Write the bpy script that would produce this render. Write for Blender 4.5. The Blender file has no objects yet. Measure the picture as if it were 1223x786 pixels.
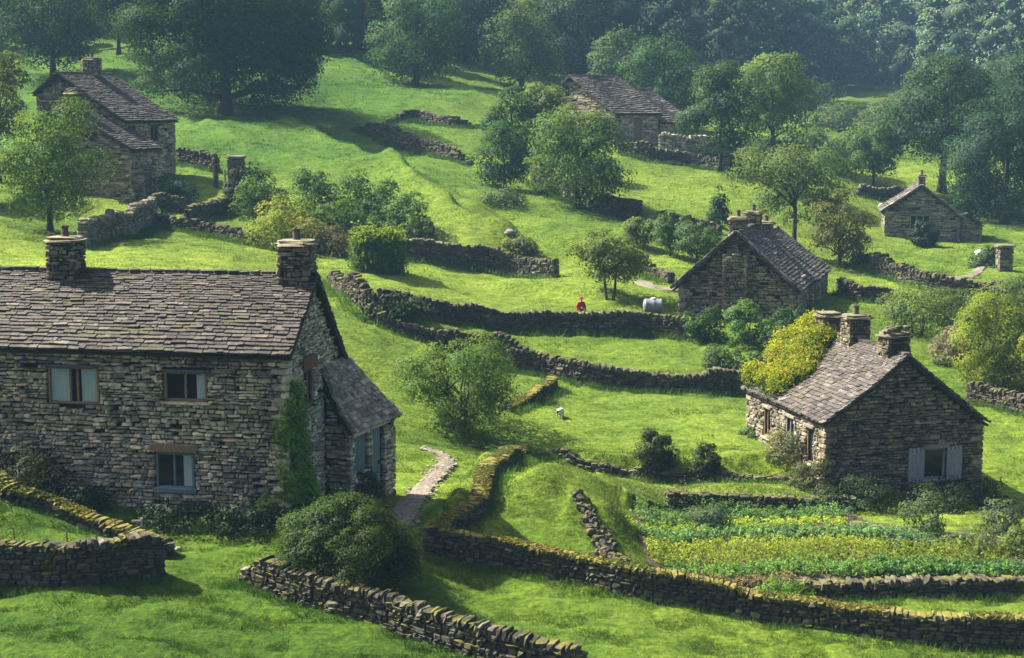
import bpy, math, random
import numpy as np
from math import radians, sin, cos, tan, atan2, pi, sqrt
from mathutils import Vector

random.seed(7)
RS = np.random.RandomState(11)
SC = bpy.context.scene
COL = SC.collection

# ---------------------------------------------------------------- camera and pixel rays
PW, PH, F = 1223.0, 786.0, 1882.0
TILT = radians(8.0)
CAMZ = 20.0

def ray(px, py):
    u = (px - PW/2)/F; v = (py - PH/2)/F
    return np.array([u, cos(TILT) - v*sin(TILT), -sin(TILT) - v*cos(TILT)])

def P(px, py, Y):
    d = ray(px, py)
    q = d*(Y/d[1]); q[2] += CAMZ
    return q

def project(p):
    x, y, z = p[0], p[1], p[2]-CAMZ
    fw = y*cos(TILT) - z*sin(TILT)
    up = y*sin(TILT) + z*cos(TILT)
    return PW/2 + F*x/fw, PH/2 - F*up/fw

# ---------------------------------------------------------------- noise
_G = np.random.RandomState(5).rand(256, 256)
def vnoise(x, y):
    xi = np.floor(x).astype(int); yi = np.floor(y).astype(int)
    xf = x-xi; yf = y-yi
    xf = xf*xf*(3-2*xf); yf = yf*yf*(3-2*yf)
    a = _G[xi & 255, yi & 255]; b = _G[(xi+1) & 255, yi & 255]
    c = _G[xi & 255, (yi+1) & 255]; d = _G[(xi+1) & 255, (yi+1) & 255]
    return (a*(1-xf)+b*xf)*(1-yf) + (c*(1-xf)+d*xf)*yf - 0.5
def fbm(x, y, o=4):
    s = 0; a = 1.0
    for i in range(o):
        s = s + a*vnoise(x+17.3*i, y+9.1*i); x = x*2.03; y = y*2.03; a *= 0.5
    return s
def sstep(a, b, x):
    t = np.clip((x-a)/(b-a), 0, 1); return t*t*(3-2*t)

# ---------------------------------------------------------------- terrain: thin-plate surface through surveyed points
CTRL = [ # picture point and distance along the valley
 (0,786,38),(300,786,39),(600,786,40),(900,786,41.5),(1223,786,42),
 (0,695,43),(190,690,43.3),(330,690,44.3),(500,760,41.2),(420,720,43),
 (0,590,47.2),(60,613,46.8),(150,651,45.6),(0,645,44.9),(100,652,44.6),(0,578,49.6),(170,610,48.8),(340,612,48.4),(470,602,53),(520,570,57),(560,545,61),
 (520,655,47.2),(740,705,45.8),(1000,755,44),(1223,772,43),(620,720,44.5),(850,742,44),
 (800,697,49),(1000,697,49),(1223,697,49),(765,640,53.5),(980,640,53.5),(1200,650,53),(770,602,58),(980,602,58),
 (600,600,53.5),(650,570,58),(600,640,50),(700,600,55),(720,660,49.5),
 (620,545,63),(760,553,63.5),(900,560,63),(1010,575,61.5),
 (750,500,70.5),(640,500,69),(850,500,70),(780,466,76),(650,462,75),(890,470,76),(600,480,71),
 (990,585,60.5),(1190,600,60),(1223,600,60.5),(1223,520,72),(1223,440,84),(1100,440,83),
 (700,425,82),(560,420,79),(500,440,73),(450,400,76),(860,430,82),
 (400,345,86),(520,375,86.5),(620,390,86.5),(820,395,87),(950,385,86.5),(1000,372,93),(1100,375,97),
 (500,330,96),(600,340,98),(480,305,106),(570,320,105),(660,330,104),(740,370,90),
 (100,315,84),(250,300,92),(0,320,84),(330,320,92),(0,270,95),(150,265,106),(250,270,108),(60,285,95),
 (150,238,114),(210,215,121),(280,235,118),(300,270,108),(20,230,115),
 (240,180,132),(350,165,142),(270,132,155),(450,185,140),(550,215,130),(400,230,122),(500,250,120),(420,275,112),
 (100,80,172),(0,110,160),(30,60,190),(400,75,186),(500,105,176),(560,110,172),(560,140,158),(480,140,158),(600,110,185),
 (650,270,115),(690,242,126),(600,222,132),(750,250,124),(740,300,108),(800,320,102),
 (760,166,160),(680,152,164),(830,198,150),(800,235,135),(880,235,136),(890,205,148),
 (930,310,113),(1000,310,116),(1080,318,121),(1060,280,136),(1140,292,133),(1200,322,116),(1150,345,106),
 (950,185,168),(1045,216,160),(1110,225,160),(1200,262,148),(1000,165,190),(1223,235,158),
 (1050,132,255),(1050,112,295),(950,118,285),(1150,140,250),(850,140,230),(700,90,240),(800,100,262),
 (1000,95,335),(850,85,330),(1200,105,325),(1000,62,400),(850,50,395),(1200,70,390),(1000,0,455),(800,0,445),(1223,0,445),(1000,-70,510),(720,-60,490),(1300,-60,500),(1000,-150,570),(720,-140,560),(1300,-150,570),
 (600,20,300),(300,-20,270),(100,-30,250),(-100,-30,245),(450,-60,340),(100,-120,340),(-200,-100,330),
 # outside the frame
 (-250,330,80),(-250,600,50),(-300,786,38),(1500,786,42),(1500,600,60),(1500,400,92),(1500,230,160),(1500,100,300),(-300,200,120),
 (200,1150,26),(1000,1180,26),(600,1165,26),(-300,1120,26),(1500,1190,26),
]
def warp(x, y):
    y = np.maximum(np.asarray(y, float), 3.0); return np.asarray(x)/(y+15.0)*2.2, np.log(y)*1.6
_cp = np.array([P(*c) for c in CTRL])
_ca, _cb = warp(_cp[:,0], _cp[:,1])
def _tps(r2): return 0.5*r2*np.log(r2+1e-12)
_n = len(_cp)
_K = _tps((_ca[:,None]-_ca[None])**2 + (_cb[:,None]-_cb[None])**2) + np.eye(_n)*2e-4
_Pm = np.stack([np.ones(_n), _ca, _cb], 1)
_A = np.block([[_K, _Pm], [_Pm.T, np.zeros((3,3))]])
_w = np.linalg.solve(_A, np.concatenate([_cp[:,2], np.zeros(3)]))
def base_z(x, y):
    x = np.asarray(x, float).ravel(); y = np.asarray(y, float).ravel()
    a, b = warp(x, y); out = np.empty_like(a)
    for i in range(0, len(a), 20000):
        aa, bb = a[i:i+20000], b[i:i+20000]
        r2 = (aa[:,None]-_ca)**2 + (bb[:,None]-_cb)**2
        out[i:i+20000] = _tps(r2)@_w[:_n] + _w[_n] + _w[_n+1]*aa + _w[_n+2]*bb
    return out

def raycast(px, py, fn, y0=24., y1=620.):
    d = ray(px, py)
    ys = np.geomspace(y0, y1, 900)
    s = ys/d[1]
    g = fn(d[0]*s, ys); zr = CAMZ + d[2]*s
    below = np.where(zr < g)[0]
    if len(below) == 0: k = len(ys)-1
    else: k = max(below[0], 1)
    a, b = ys[k-1], ys[k]
    for _ in range(3):
        t = np.linspace(a, b, 12); ss = t/d[1]
        gg = fn(d[0]*ss, t); z2 = CAMZ + d[2]*ss
        j = np.where(z2 < gg)[0]
        j = j[0] if len(j) else 11
        j = max(j, 1); a, b = t[j-1], t[j]
    return np.array([d[0]*b/d[1], b])

BANKS = [ # picture polyline, step in metres, width of the face
 ([(610,640),(690,592),(712,632),(738,672)], -0.7, 1.2),
 ([(615,548),(690,556),(760,563),(900,574),(1015,583)], 0.75, 1.0),
 ([(785,594),(900,600),(1015,606)], 0.55, 0.6),
 ([(555,418),(640,440),(760,460),(895,467)], 0.75, 0.9),
 ([(385,352),(460,385),(540,408),(640,425)], 0.95, 0.9),
 ([(455,205),(500,245),(560,285),(640,300)], -1.7, 1.6),
 ([(515,652),(545,615),(575,580),(600,548)], -0.7, 0.9),
 ([(480,306),(570,318),(660,330)], 0.45, 0.8),
 ([(440,160),(540,188),(640,214),(700,246),(760,258)], 0.6, 1.0),
 ([(100,292),(180,266),(300,286)], 0.5, 0.8),
 ([(740,186),(830,198),(890,206)], 0.5, 0.8),
 ([(1010,320),(1100,340),(1223,352)], 0.5, 0.8),
 ([(330,150),(420,190),(500,222),(585,268)], -1.1, 2.2),
 ([(640,288),(720,304),(800,304)], 0.7, 1.0),
 ([(560,336),(650,350),(760,362)], 0.5, 0.9),
 ([(230,150),(330,190),(430,220)], 0.7, 1.8),
 ([(20,240),(70,262),(120,262)], 0.8, 1.0),
]
_banks = []
for pl, h, wd in BANKS:
    _banks.append((np.array([raycast(a, b, base_z) for a, b in pl]), h, wd))

def poly_dist(x, y, pts):
    """signed distance (left positive), arc position and total length"""
    best = np.full(x.shape, 1e9); sd = np.zeros(x.shape); sp = np.zeros(x.shape); acc = 0.
    for a, b in zip(pts[:-1], pts[1:]):
        t = b-a; L = np.hypot(*t); t = t/L
        rx, ry = x-a[0], y-a[1]
        s = np.clip(rx*t[0]+ry*t[1], 0, L)
        dx, dy = rx-s*t[0], ry-s*t[1]
        d = np.hypot(dx, dy); sg = np.sign(-t[1]*rx + t[0]*ry)
        m = d < best
        best = np.where(m, d, best); sd = np.where(m, sg*d, sd); sp = np.where(m, acc+s, sp)
        acc += L
    return sd, sp, acc

MOUND = raycast(640, 618, base_z)
def ground(x, y):
    x = np.asarray(x, float).ravel(); y = np.asarray(y, float).ravel()
    z = base_z(x, y)
    for pts, h, wd in _banks:
        lo = pts.min(0)-14; hi = pts.max(0)+14
        m = (x > lo[0]) & (x < hi[0]) & (y > lo[1]) & (y < hi[1])
        if not m.any(): continue
        sd, sp, L = poly_dist(x[m], y[m], pts)
        sd = sd + 0.5*fbm(x[m]*0.5, y[m]*0.5, 3)
        if h < 0: sd = -sd
        k = abs(h)*sstep(-wd, 0, sd)*np.exp(-np.maximum(sd, 0)/4.5)
        z[m] += k*sstep(0, 3.0, sp)*sstep(0, 3.0, L-sp)
    amp = 0.06 + 0.0012*np.clip(y, 0, 250)
    z = z + amp*3.0*fbm(x*0.10, y*0.16, 3) + amp*0.8*fbm(x*0.55+40, y*0.95, 3)
    z = z + .75*np.exp(-(((x-MOUND[0])/2.6)**2+((y-MOUND[1])/2.2)**2))
    return z

def at(px, py):
    q = raycast(px, py, ground)
    return np.array([q[0], q[1], ground(q[0], q[1])[0]])
def gz(x, y): return float(ground(x, y)[0])
def onray(px, Y):
    """ground point in the picture column px at distance Y"""
    x = (px-PW/2)/F*Y*1.0
    for _ in range(4):
        z = gz(x, Y); fw = Y*cos(TILT)-(z-CAMZ)*sin(TILT); x = (px-PW/2)/F*fw
    return np.array([x, Y, gz(x, Y)])

# ---------------------------------------------------------------- materials
def new_mat(name):
    m = bpy.data.materials.new(name); m.use_nodes = True
    m.node_tree.nodes.clear(); return m, m.node_tree.nodes, m.node_tree.links

def nd(N, t, **k):
    n = N.new(t)
    for a, b in k.items():
        if hasattr(n, a): setattr(n, a, b)
        else: n.inputs[a.replace('_', ' ')].default_value = b
    return n
def mixc(N, L, fac, a, b, mode='MIX'):
    n = N.new('ShaderNodeMix'); n.data_type = 'RGBA'; n.blend_type = mode
    for sock, v in ((n.inputs[0], fac), (n.inputs[6], a), (n.inputs[7], b)):
        if hasattr(v, 'is_linked') or hasattr(v, 'links'): L.new(v, sock)
        else: sock.default_value = v if not isinstance(v, tuple) else (*v[:3], 1)
    return n.outputs[2]
def ramp(N, L, src, a, b):
    n = N.new('ShaderNodeMapRange'); n.inputs[1].default_value = a; n.inputs[2].default_value = b
    L.new(src, n.inputs[0]); return n.outputs[0]
def noise_tex(N, L, co, scale, detail=4., rough=0.55, vec_scale=None):
    n = N.new('ShaderNodeTexNoise'); n.inputs['Scale'].default_value = scale
    n.inputs['Detail'].default_value = detail; n.inputs['Roughness'].default_value = rough
    if vec_scale:
        mp = N.new('ShaderNodeMapping'); mp.inputs['Scale'].default_value = vec_scale
        L.new(co, mp.inputs[0]); co = mp.outputs[0]
    L.new(co, n.inputs['Vector']); return n.outputs[0]

def mat_stone(name, moss=0.5, mosscol=(.10,.10,.018), stain=0.6, rough=0.9):
    m, N, L = new_mat(name)
    out = N.new('ShaderNodeOutputMaterial'); b = N.new('ShaderNodeBsdfPrincipled')
    b.inputs['Roughness'].default_value = rough; b.inputs['Specular IOR Level'].default_value = 0.25
    g = N.new('ShaderNodeNewGeometry'); at_ = N.new('ShaderNodeAttribute'); at_.attribute_name = 'Col'
    co = g.outputs['Position']
    n1 = noise_tex(N, L, co, 7., 6.); n2 = noise_tex(N, L, co, 0.9, 4.); n3 = noise_tex(N, L, co, 28., 3.)
    c = mixc(N, L, 1.0, at_.outputs['Color'], mixc(N, L, ramp(N, L, n1, .3, .7), (.62,.62,.62), (1.25,1.22,1.15)), 'MULTIPLY')
    # lichen specks and large weather stains in the stone itself
    c = mixc(N, L, ramp(N, L, n3, .64, .76), c, mixc(N, L, .5, c, (.34,.34,.29)))
    c = mixc(N, L, ramp(N, L, n2, .5, .72), c, mixc(N, L, stain, c, (.035,.033,.028)))
    if moss > 0:
        sx = N.new('ShaderNodeSeparateXYZ'); L.new(g.outputs['Normal'], sx.inputs[0])
        n4 = noise_tex(N, L, co, 2.2, 5.)
        mu = N.new('ShaderNodeMath'); mu.operation = 'MULTIPLY'
        L.new(ramp(N, L, sx.outputs[2], .35, .8), mu.inputs[0]); L.new(ramp(N, L, n4, .62-.3*moss, .72-.25*moss), mu.inputs[1])
        c = mixc(N, L, mu.outputs[0], c, mosscol)
    L.new(c, b.inputs['Base Color'])
    bp = N.new('ShaderNodeBump'); bp.inputs['Strength'].default_value = 0.6; bp.inputs['Distance'].default_value = 0.03
    L.new(n1, bp.inputs['Height']); L.new(bp.outputs[0], b.inputs['Normal'])
    L.new(b.outputs[0], out.inputs[0]); return m

def mat_plain(name, col, rough=0.8, nz=0.25, scale=9., metal=0., spec=0.3, vec=None, bump=0.2):
    m, N, L = new_mat(name)
    out = N.new('ShaderNodeOutputMaterial'); b = N.new('ShaderNodeBsdfPrincipled')
    b.inputs['Roughness'].default_value = rough; b.inputs['Metallic'].default_value = metal
    b.inputs['Specular IOR Level'].default_value = spec
    g = N.new('ShaderNodeTexCoord')
    n1 = noise_tex(N, L, g.outputs['Object'], scale, 5., vec_scale=vec)
    lo = tuple(max(0, c*(1-nz*1.6)) for c in col); hi = tuple(c*(1+nz) for c in col)
    L.new(mixc(N, L, ramp(N, L, n1, .3, .7), lo, hi), b.inputs['Base Color'])
    bp = N.new('ShaderNodeBump'); bp.inputs['Strength'].default_value = bump; bp.inputs['Distance'].default_value = 0.02
    L.new(n1, bp.inputs['Height']); L.new(bp.outputs[0], b.inputs['Normal'])
    L.new(b.outputs[0], out.inputs[0]); return m

def mat_leaf(name, trans=0.4, gloss=0.05, rough=0.45, tint=(1.35,1.25,.6)):
    m, N, L = new_mat(name)
    out = N.new('ShaderNodeOutputMaterial')
    a = N.new('ShaderNodeAttribute'); a.attribute_name = 'Col'
    d = N.new('ShaderNodeBsdfDiffuse'); t = N.new('ShaderNodeBsdfTranslucent'); gl = N.new('ShaderNodeBsdfGlossy')
    gl.inputs['Roughness'].default_value = rough; gl.inputs['Color'].default_value = (.8,.85,.8,1)
    L.new(a.outputs['Color'], d.inputs['Color'])
    tc = mixc(N, L, 1.0, a.outputs['Color'], tint, 'MULTIPLY'); L.new(tc, t.inputs['Color'])
    m1 = N.new('ShaderNodeMixShader'); m1.inputs[0].default_value = trans
    L.new(d.outputs[0], m1.inputs[1]); L.new(t.outputs[0], m1.inputs[2])
    m2 = N.new('ShaderNodeMixShader'); m2.inputs[0].default_value = gloss
    L.new(m1.outputs[0], m2.inputs[1]); L.new(gl.outputs[0], m2.inputs[2])
    L.new(m2.outputs[0], out.inputs[0]); return m

def mat_ground():
    m, N, L = new_mat('meadow_turf')
    out = N.new('ShaderNodeOutputMaterial'); b = N.new('ShaderNodeBsdfPrincipled')
    b.inputs['Roughness'].default_value = 0.95; b.inputs['Specular IOR Level'].default_value = 0.1
    a = N.new('ShaderNodeAttribute'); a.attribute_name = 'Col'
    g = N.new('ShaderNodeNewGeometry'); co = g.outputs['Position']
    n1 = noise_tex(N, L, co, 5., 6., .65); n2 = noise_tex(N, L, co, 1.1, 5., .6, (1., 2.2, 1.))
    c = mixc(N, L, 1.0, a.outputs['Color'], mixc(N, L, ramp(N, L, n1, .32, .68), (.55,.60,.5), (1.40,1.34,1.3)), 'MULTIPLY')
    c = mixc(N, L, 1.0, c, mixc(N, L, ramp(N, L, n2, .35, .65), (.72,.8,.8), (1.25,1.15,1.1)), 'MULTIPLY')
    L.new(c, b.inputs['Base Color'])
    bp = N.new('ShaderNodeBump'); bp.inputs['Strength'].default_value = 0.9; bp.inputs['Distance'].default_value = 0.12
    ad = N.new('ShaderNodeMath'); ad.operation = 'ADD'; L.new(n1, ad.inputs[0]); L.new(n2, ad.inputs[1])
    L.new(ad.outputs[0], bp.inputs['Height']); L.new(bp.outputs[0], b.inputs['Normal'])
    L.new(b.outputs[0], out.inputs[0]); return m

def mat_glass():
    m, N, L = new_mat('window_glass')
    out = N.new('ShaderNodeOutputMaterial'); t = N.new('ShaderNodeBsdfTransparent'); t.inputs[0].default_value = (.75,.8,.78,1)
    gl = N.new('ShaderNodeBsdfGlossy'); gl.inputs['Roughness'].default_value = 0.06
    mx = N.new('ShaderNodeMixShader'); mx.inputs[0].default_value = .03; L.new(t.outputs[0], mx.inputs[1]); L.new(gl.outputs[0], mx.inputs[2])
    L.new(mx.outputs[0], out.inputs[0]); return m

M = dict(
 stone=mat_stone('rubble_stone', .35, stain=.75), stone_dark=mat_stone('dark_rubble_stone', .45, stain=.7),
 dry=mat_stone('dry_stone', .55, (.12,.12,.02), .6), mossy=mat_stone('mossy_stone', 1.0, (.17,.15,.025), .4),
 slate=mat_stone('stone_slate', .25, (.07,.075,.03), .55, .8), mortar=mat_plain('dark_mortar', (.028,.025,.021), .95),
 wood=mat_plain('weathered_wood', (.25,.165,.10), .8, .35, 6., vec=(8.,8.,1.)), rust=mat_plain('rusty_brown_beam', (.17,.075,.035), .85, .35, 7.),
 bluewood=mat_plain('faded_blue_paint', (.13,.19,.22), .7, .3, 5., vec=(9.,9.,1.)), greywood=mat_plain('pale_grey_paint', (.29,.30,.31), .7, .18, 5., vec=(9.,9.,1.)),
 lead=mat_plain('dull_lead', (.10,.11,.12), .6), dark=mat_plain('dark_interior', (.012,.012,.012), .95, .2),
 curtain=mat_plain('pale_curtain', (.74,.77,.78), .9, .10, 3., vec=(14.,14.,.6)), clay=mat_plain('clay_pot', (.11,.09,.075), .8),
 bark=mat_plain('tree_bark', (.06,.048,.035), .95, .4, 5., vec=(4.,4.,1.), bump=.6), farleaf=mat_leaf('far_leaves', .3, .0, .7), leaf=mat_leaf('leaves', .5, .015, .6), grass=mat_leaf('grass_blades', .45, .015, .6, (1.12,1.10,.85)),
 turf=mat_ground(), glass=mat_glass(), path=mat_stone('path_stone', 0, stain=.3), soil=mat_plain('garden_soil', (.07,.05,.032), .95, .3, 6.),
 steel=mat_plain('galvanised_steel', (.22,.235,.25), .55, .14, 4., .2), white=mat_plain('white_plastic', (.72,.72,.70), .6, .06),
 red=mat_plain('red_cloth', (.42,.02,.025), .8, .15), skin=mat_plain('skin', (.45,.27,.19), .6, .06), navy=mat_plain('dark_trousers', (.03,.035,.05), .85),
 hair=mat_plain('brown_hair', (.05,.025,.015), .7), fleece=mat_plain('fleece', (.62,.58,.50), .95, .15, 14., bump=.8), darkface=mat_plain('dark_face', (.035,.025,.02), .8),
)

# ---------------------------------------------------------------- mesh builder
def tagobj(o, label=None, cat=None, group=None, kind=None):
    if label: o['label'] = label
    if cat: o['category'] = cat
    if group: o['group'] = group
    if kind: o['kind'] = kind
    return o
def empty(name, loc, label, cat, group=None, rz=0.):
    o = bpy.data.objects.new(name, None); COL.objects.link(o); o.location = tuple(float(v) for v in loc)
    o.rotation_euler = (0, 0, rz); o.empty_display_size = 0.3
    return tagobj(o, label, cat, group, 'thing')

class MB:
    def __init__(s): s.v=[]; s.c=[]; s.q=[]; s.t=[]; s.n=0; s.sn=[]
    def add(s, v, q=None, t=None, c=(.5,.5,.5)):
        v = np.asarray(v, float).reshape(-1, 3)
        c = np.asarray(c, float)
        if c.ndim == 1: c = np.repeat(c[None], len(v), 0)
        s.v.append(v); s.c.append(c)
        if q is not None and len(q): s.q.append(np.asarray(q, int).reshape(-1, 4)+s.n)
        if t is not None and len(t): s.t.append(np.asarray(t, int).reshape(-1, 3)+s.n)
        s.n += len(v)
    def build(s, name, mat, parent=None, origin=None, smooth=False, local=False):
        v = np.concatenate(s.v); c = np.concatenate(s.c)
        if origin is None: origin = (0, 0, 0)
        origin = np.asarray(origin, float)
        v = v if local else v-origin
        q = np.concatenate(s.q) if s.q else np.zeros((0, 4), int)
        t = np.concatenate(s.t) if s.t else np.zeros((0, 3), int)
        me = bpy.data.meshes.new(name)
        me.vertices.add(len(v)); me.vertices.foreach_set('co', v.astype(np.float32).ravel())
        nl = q.size+t.size; me.loops.add(nl)
        me.loops.foreach_set('vertex_index', np.concatenate([q.ravel(), t.ravel()]).astype(np.int32))
        npoly = len(q)+len(t); me.polygons.add(npoly)
        st = np.concatenate([np.arange(len(q))*4, len(q)*4+np.arange(len(t))*3]).astype(np.int32)
        me.polygons.foreach_set('loop_start', st)
        me.polygons.foreach_set('use_smooth', np.full(npoly, smooth, dtype=bool))
        me.update(calc_edges=True)
        a = me.color_attributes.new('Col', 'FLOAT_COLOR', 'POINT')
        a.data.foreach_set('color', np.concatenate([np.clip(c, 0, 1), np.ones((len(c), 1))], 1).astype(np.float32).ravel())
        if s.sn and sum(map(len, s.sn)) == len(v):
            me.polygons.foreach_set('use_smooth', np.ones(npoly, dtype=bool))
            na = me.attributes.new('custom_normal', 'FLOAT_VECTOR', 'POINT'); na.data.foreach_set('vector', np.concatenate(s.sn).astype(np.float32).ravel())
        me.materials.append(M[mat] if isinstance(mat, str) else mat)
        o = bpy.data.objects.new(name, me); COL.objects.link(o)
        if parent is not None: o.parent = parent
        else: o.location = tuple(origin)
        return o

# chamfered box template: 24 vertices
def _chamfer(k=0.16):
    vs = []; idx = {}
    for sx in (-1,1):
        for sy in (-1,1):
            for sz in (-1,1):
                for ax in range(3):
                    p = [sx, sy, sz]
                    for a in range(3):
                        if a != ax: p[a] *= (1-2*k)
                    idx[(sx,sy,sz,ax)] = len(vs); vs.append(p)
    q = []; t = []
    for ax in range(3):
        o1, o2 = [a for a in range(3) if a != ax]
        for s in (-1,1):
            loop = []
            for (a, b) in ((-1,-1),(1,-1),(1,1),(-1,1)):
                k_ = [0,0,0]; k_[ax]=s; k_[o1]=a; k_[o2]=b
                loop.append(idx[(*k_, ax)])
            q.append(loop if (s > 0) == (ax != 1) else loop[::-1])
        for s1 in (-1,1):
            for s2 in (-1,1):
                def key(l, axx):
                    k_ = [0,0,0]; k_[ax]=l; k_[o1]=s1; k_[o2]=s2; return idx[(*k_, axx)]
                lp = [key(-1,o1), key(1,o1), key(1,o2), key(-1,o2)]
                q.append(lp)
    for sx in (-1,1):
        for sy in (-1,1):
            for sz in (-1,1): t.append([idx[(sx,sy,sz,a)] for a in range(3)])
    vs = np.array(vs)*0.5; q = np.array(q); t = np.array(t)
    # fix orientation outward
    for arr in (q, t):
        for i, f in enumerate(arr):
            p = vs[f]; n = np.cross(p[1]-p[0], p[2]-p[0])
            if np.dot(n, p.mean(0)) < 0: arr[i] = f[::-1]
    return vs, q, t
CH_V, CH_Q, CH_T = _chamfer()
BX_V = np.array([[x,y,z] for x in (-.5,.5) for y in (-.5,.5) for z in (-.5,.5)])
BX_Q = np.array([[0,1,3,2],[4,6,7,5],[0,4,5,1],[2,3,7,6],[0,2,6,4],[1,5,7,3]])

def add_blocks(mb, cen, U, N, W, size, col, jit=0.12, rs=RS, simple=False):
    """many stones at once: axes U (length) N (depth) W (height), all (n,3)"""
    cen = np.asarray(cen, float); n = len(cen)
    if n == 0: return
    V, Q, T = (BX_V, BX_Q, None) if simple else (CH_V, CH_Q, CH_T)
    tv = V[None]*(1+0*cen[:, :1, None]) + (rs.rand(n, len(V), 3)-.5)*jit
    size = np.asarray(size, float)
    tv = tv*size[:, None, :]
    U = np.broadcast_to(U, (n,3)); N = np.broadcast_to(N, (n,3)); W = np.broadcast_to(W, (n,3))
    pts = cen[:,None]+tv[:,:,0:1]*U[:,None]+tv[:,:,1:2]*N[:,None]+tv[:,:,2:3]*W[:,None]
    k = len(V); off = (np.arange(n)*k)[:,None,None]
    c = np.repeat(np.asarray(col, float), k, 0)
    hand = np.einsum('ij,ij->i', np.cross(U, N), W)[0]
    q = (Q[None]+off).reshape(-1,4); t = None if T is None else (T[None]+off).reshape(-1,3)
    if hand < 0:
        q = q[:, ::-1]; t = None if t is None else t[:, ::-1]
    mb.add(pts.reshape(-1,3), q, t, c)

def box(mb, c, s, U=(1,0,0), N=(0,1,0), W=(0,0,1), col=(.5,.5,.5), jit=0.02):
    add_blocks(mb, [c], np.array([U],float), np.array([N],float), np.array([W],float), [s], [col], jit)

def leaves(mb, c, n, size, col, rs, aspect=.62, fold=.18, sn=None):
    """one folded leaf spray per centre"""
    m = len(c); n = n/(np.linalg.norm(n, axis=1)[:,None]+1e-9)
    r = rs.randn(m, 3); t = np.cross(n, r); t /= (np.linalg.norm(t, axis=1)[:,None]+1e-9); b = np.cross(n, t)
    s = (np.asarray(size)*np.ones(m)*(.7+.6*rs.rand(m)))[:,None]
    v = np.stack([c-t*s*.5, c-b*s*aspect*.5+n*s*fold, c+t*s*.5, c+b*s*aspect*.5+n*s*fold], 1).reshape(-1,3)
    q = np.arange(m*4).reshape(-1,4)
    mb.add(v, q, None, np.repeat(col, 4, 0))
    if sn is not None:
        sn = sn*.8+n*.35; sn = sn/(np.linalg.norm(sn, axis=1)[:,None]+1e-9); mb.sn.append(np.repeat(sn, 4, 0))


def tube(mb, pts, rad, sides=7, col=(.5,.5,.5), cap=True):
    pts = np.asarray(pts, float); n = len(pts)
    rad = np.broadcast_to(rad, (n,))
    vs = []
    for i in range(n):
        d = pts[min(i+1,n-1)]-pts[max(i-1,0)]; d = d/(np.linalg.norm(d)+1e-9)
        a = np.cross(d, [0.12,.97,.2] if abs(d[2]) > .7 else [0,0,1]); a /= np.linalg.norm(a)
        b = np.cross(d, a)
        th = np.arange(sides)*2*pi/sides
        vs.append(pts[i]+rad[i]*(np.cos(th)[:,None]*a+np.sin(th)[:,None]*b))
    q = []
    for i in range(n-1):
        for j in range(sides):
            k = (j+1) % sides
            q.append([i*sides+j, i*sides+k, (i+1)*sides+k, (i+1)*sides+j])
    vv = np.concatenate(vs); t = []
    if cap:
        vv = np.concatenate([vv, pts[:1], pts[-1:]]); a0 = n*sides
        for j in range(sides):
            k = (j+1) % sides
            t.append([a0, k, j]); t.append([a0+1, (n-1)*sides+j, (n-1)*sides+k])
    mb.add(vv, q, t, col)

def lathe(mb, prof, cen, sides=14, col=(.5,.5,.5), axis=2):
    th = np.arange(sides)*2*pi/sides; vs = []; q = []
    for r, h in prof:
        for a in th:
            p = [r*cos(a), r*sin(a), h]
            if axis == 0: p = [h, r*cos(a), r*sin(a)]
            vs.append(np.asarray(cen)+p)
    for i in range(len(prof)-1):
        for j in range(sides):
            k = (j+1) % sides; q.append([i*sides+j, i*sides+k, (i+1)*sides+k, (i+1)*sides+j])
    mb.add(vs, q, None, col)

# ---------------------------------------------------------------- palettes
PAL_HOUSE = np.array([[.30,.27,.21],[.36,.33,.27],[.25,.235,.20],[.40,.36,.28],[.20,.185,.155],[.32,.26,.18],[.28,.27,.25],[.14,.13,.115]])
PAL_HOUSE = PAL_HOUSE*np.array([1.75,1.66,1.50])
PAL_GABLE = np.array([[.40,.385,.34],[.46,.44,.40],[.34,.33,.30],[.30,.29,.26],[.50,.48,.43],[.24,.23,.21]])
PAL_DARK = np.array([[.20,.195,.17],[.25,.24,.20],[.15,.145,.13],[.29,.27,.23],[.17,.16,.14],[.10,.10,.09],[.22,.22,.19]])
PAL_DRY = np.array([[.16,.15,.125],[.21,.20,.17],[.12,.115,.10],[.26,.25,.22],[.09,.085,.075],[.18,.16,.12],[.36,.35,.32]])
PAL_DARK = PAL_DARK*np.array([1.40,1.27,1.06])
PAL_GABLE = PAL_GABLE*np.array([1.40,1.30,1.15])
PAL_DRY = PAL_DRY*np.array([.44,.42,.38])
PAL_DRYP = np.array([.2,.2,.18,.1,.15,.14,.03])
PAL_SLATE = np.array([[.17,.145,.14],[.21,.18,.175],[.13,.115,.115],[.25,.22,.21],[.10,.09,.09],[.19,.17,.15],[.33,.30,.28]])
PAL_SLATEP = np.array([.22,.2,.17,.13,.13,.11,.04])
PAL_SLATE = PAL_SLATE*np.array([.41,.405,.385])
PAL_SLATE_L = PAL_SLATE*np.array([1.38,1.42,1.46])

def pick(pal, n, rs, p=None, v=.16):
    c = pal[rs.choice(len(pal), n, p=p)]
    return c*(1+(rs.rand(n,1)-.5)*2*v)

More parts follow.
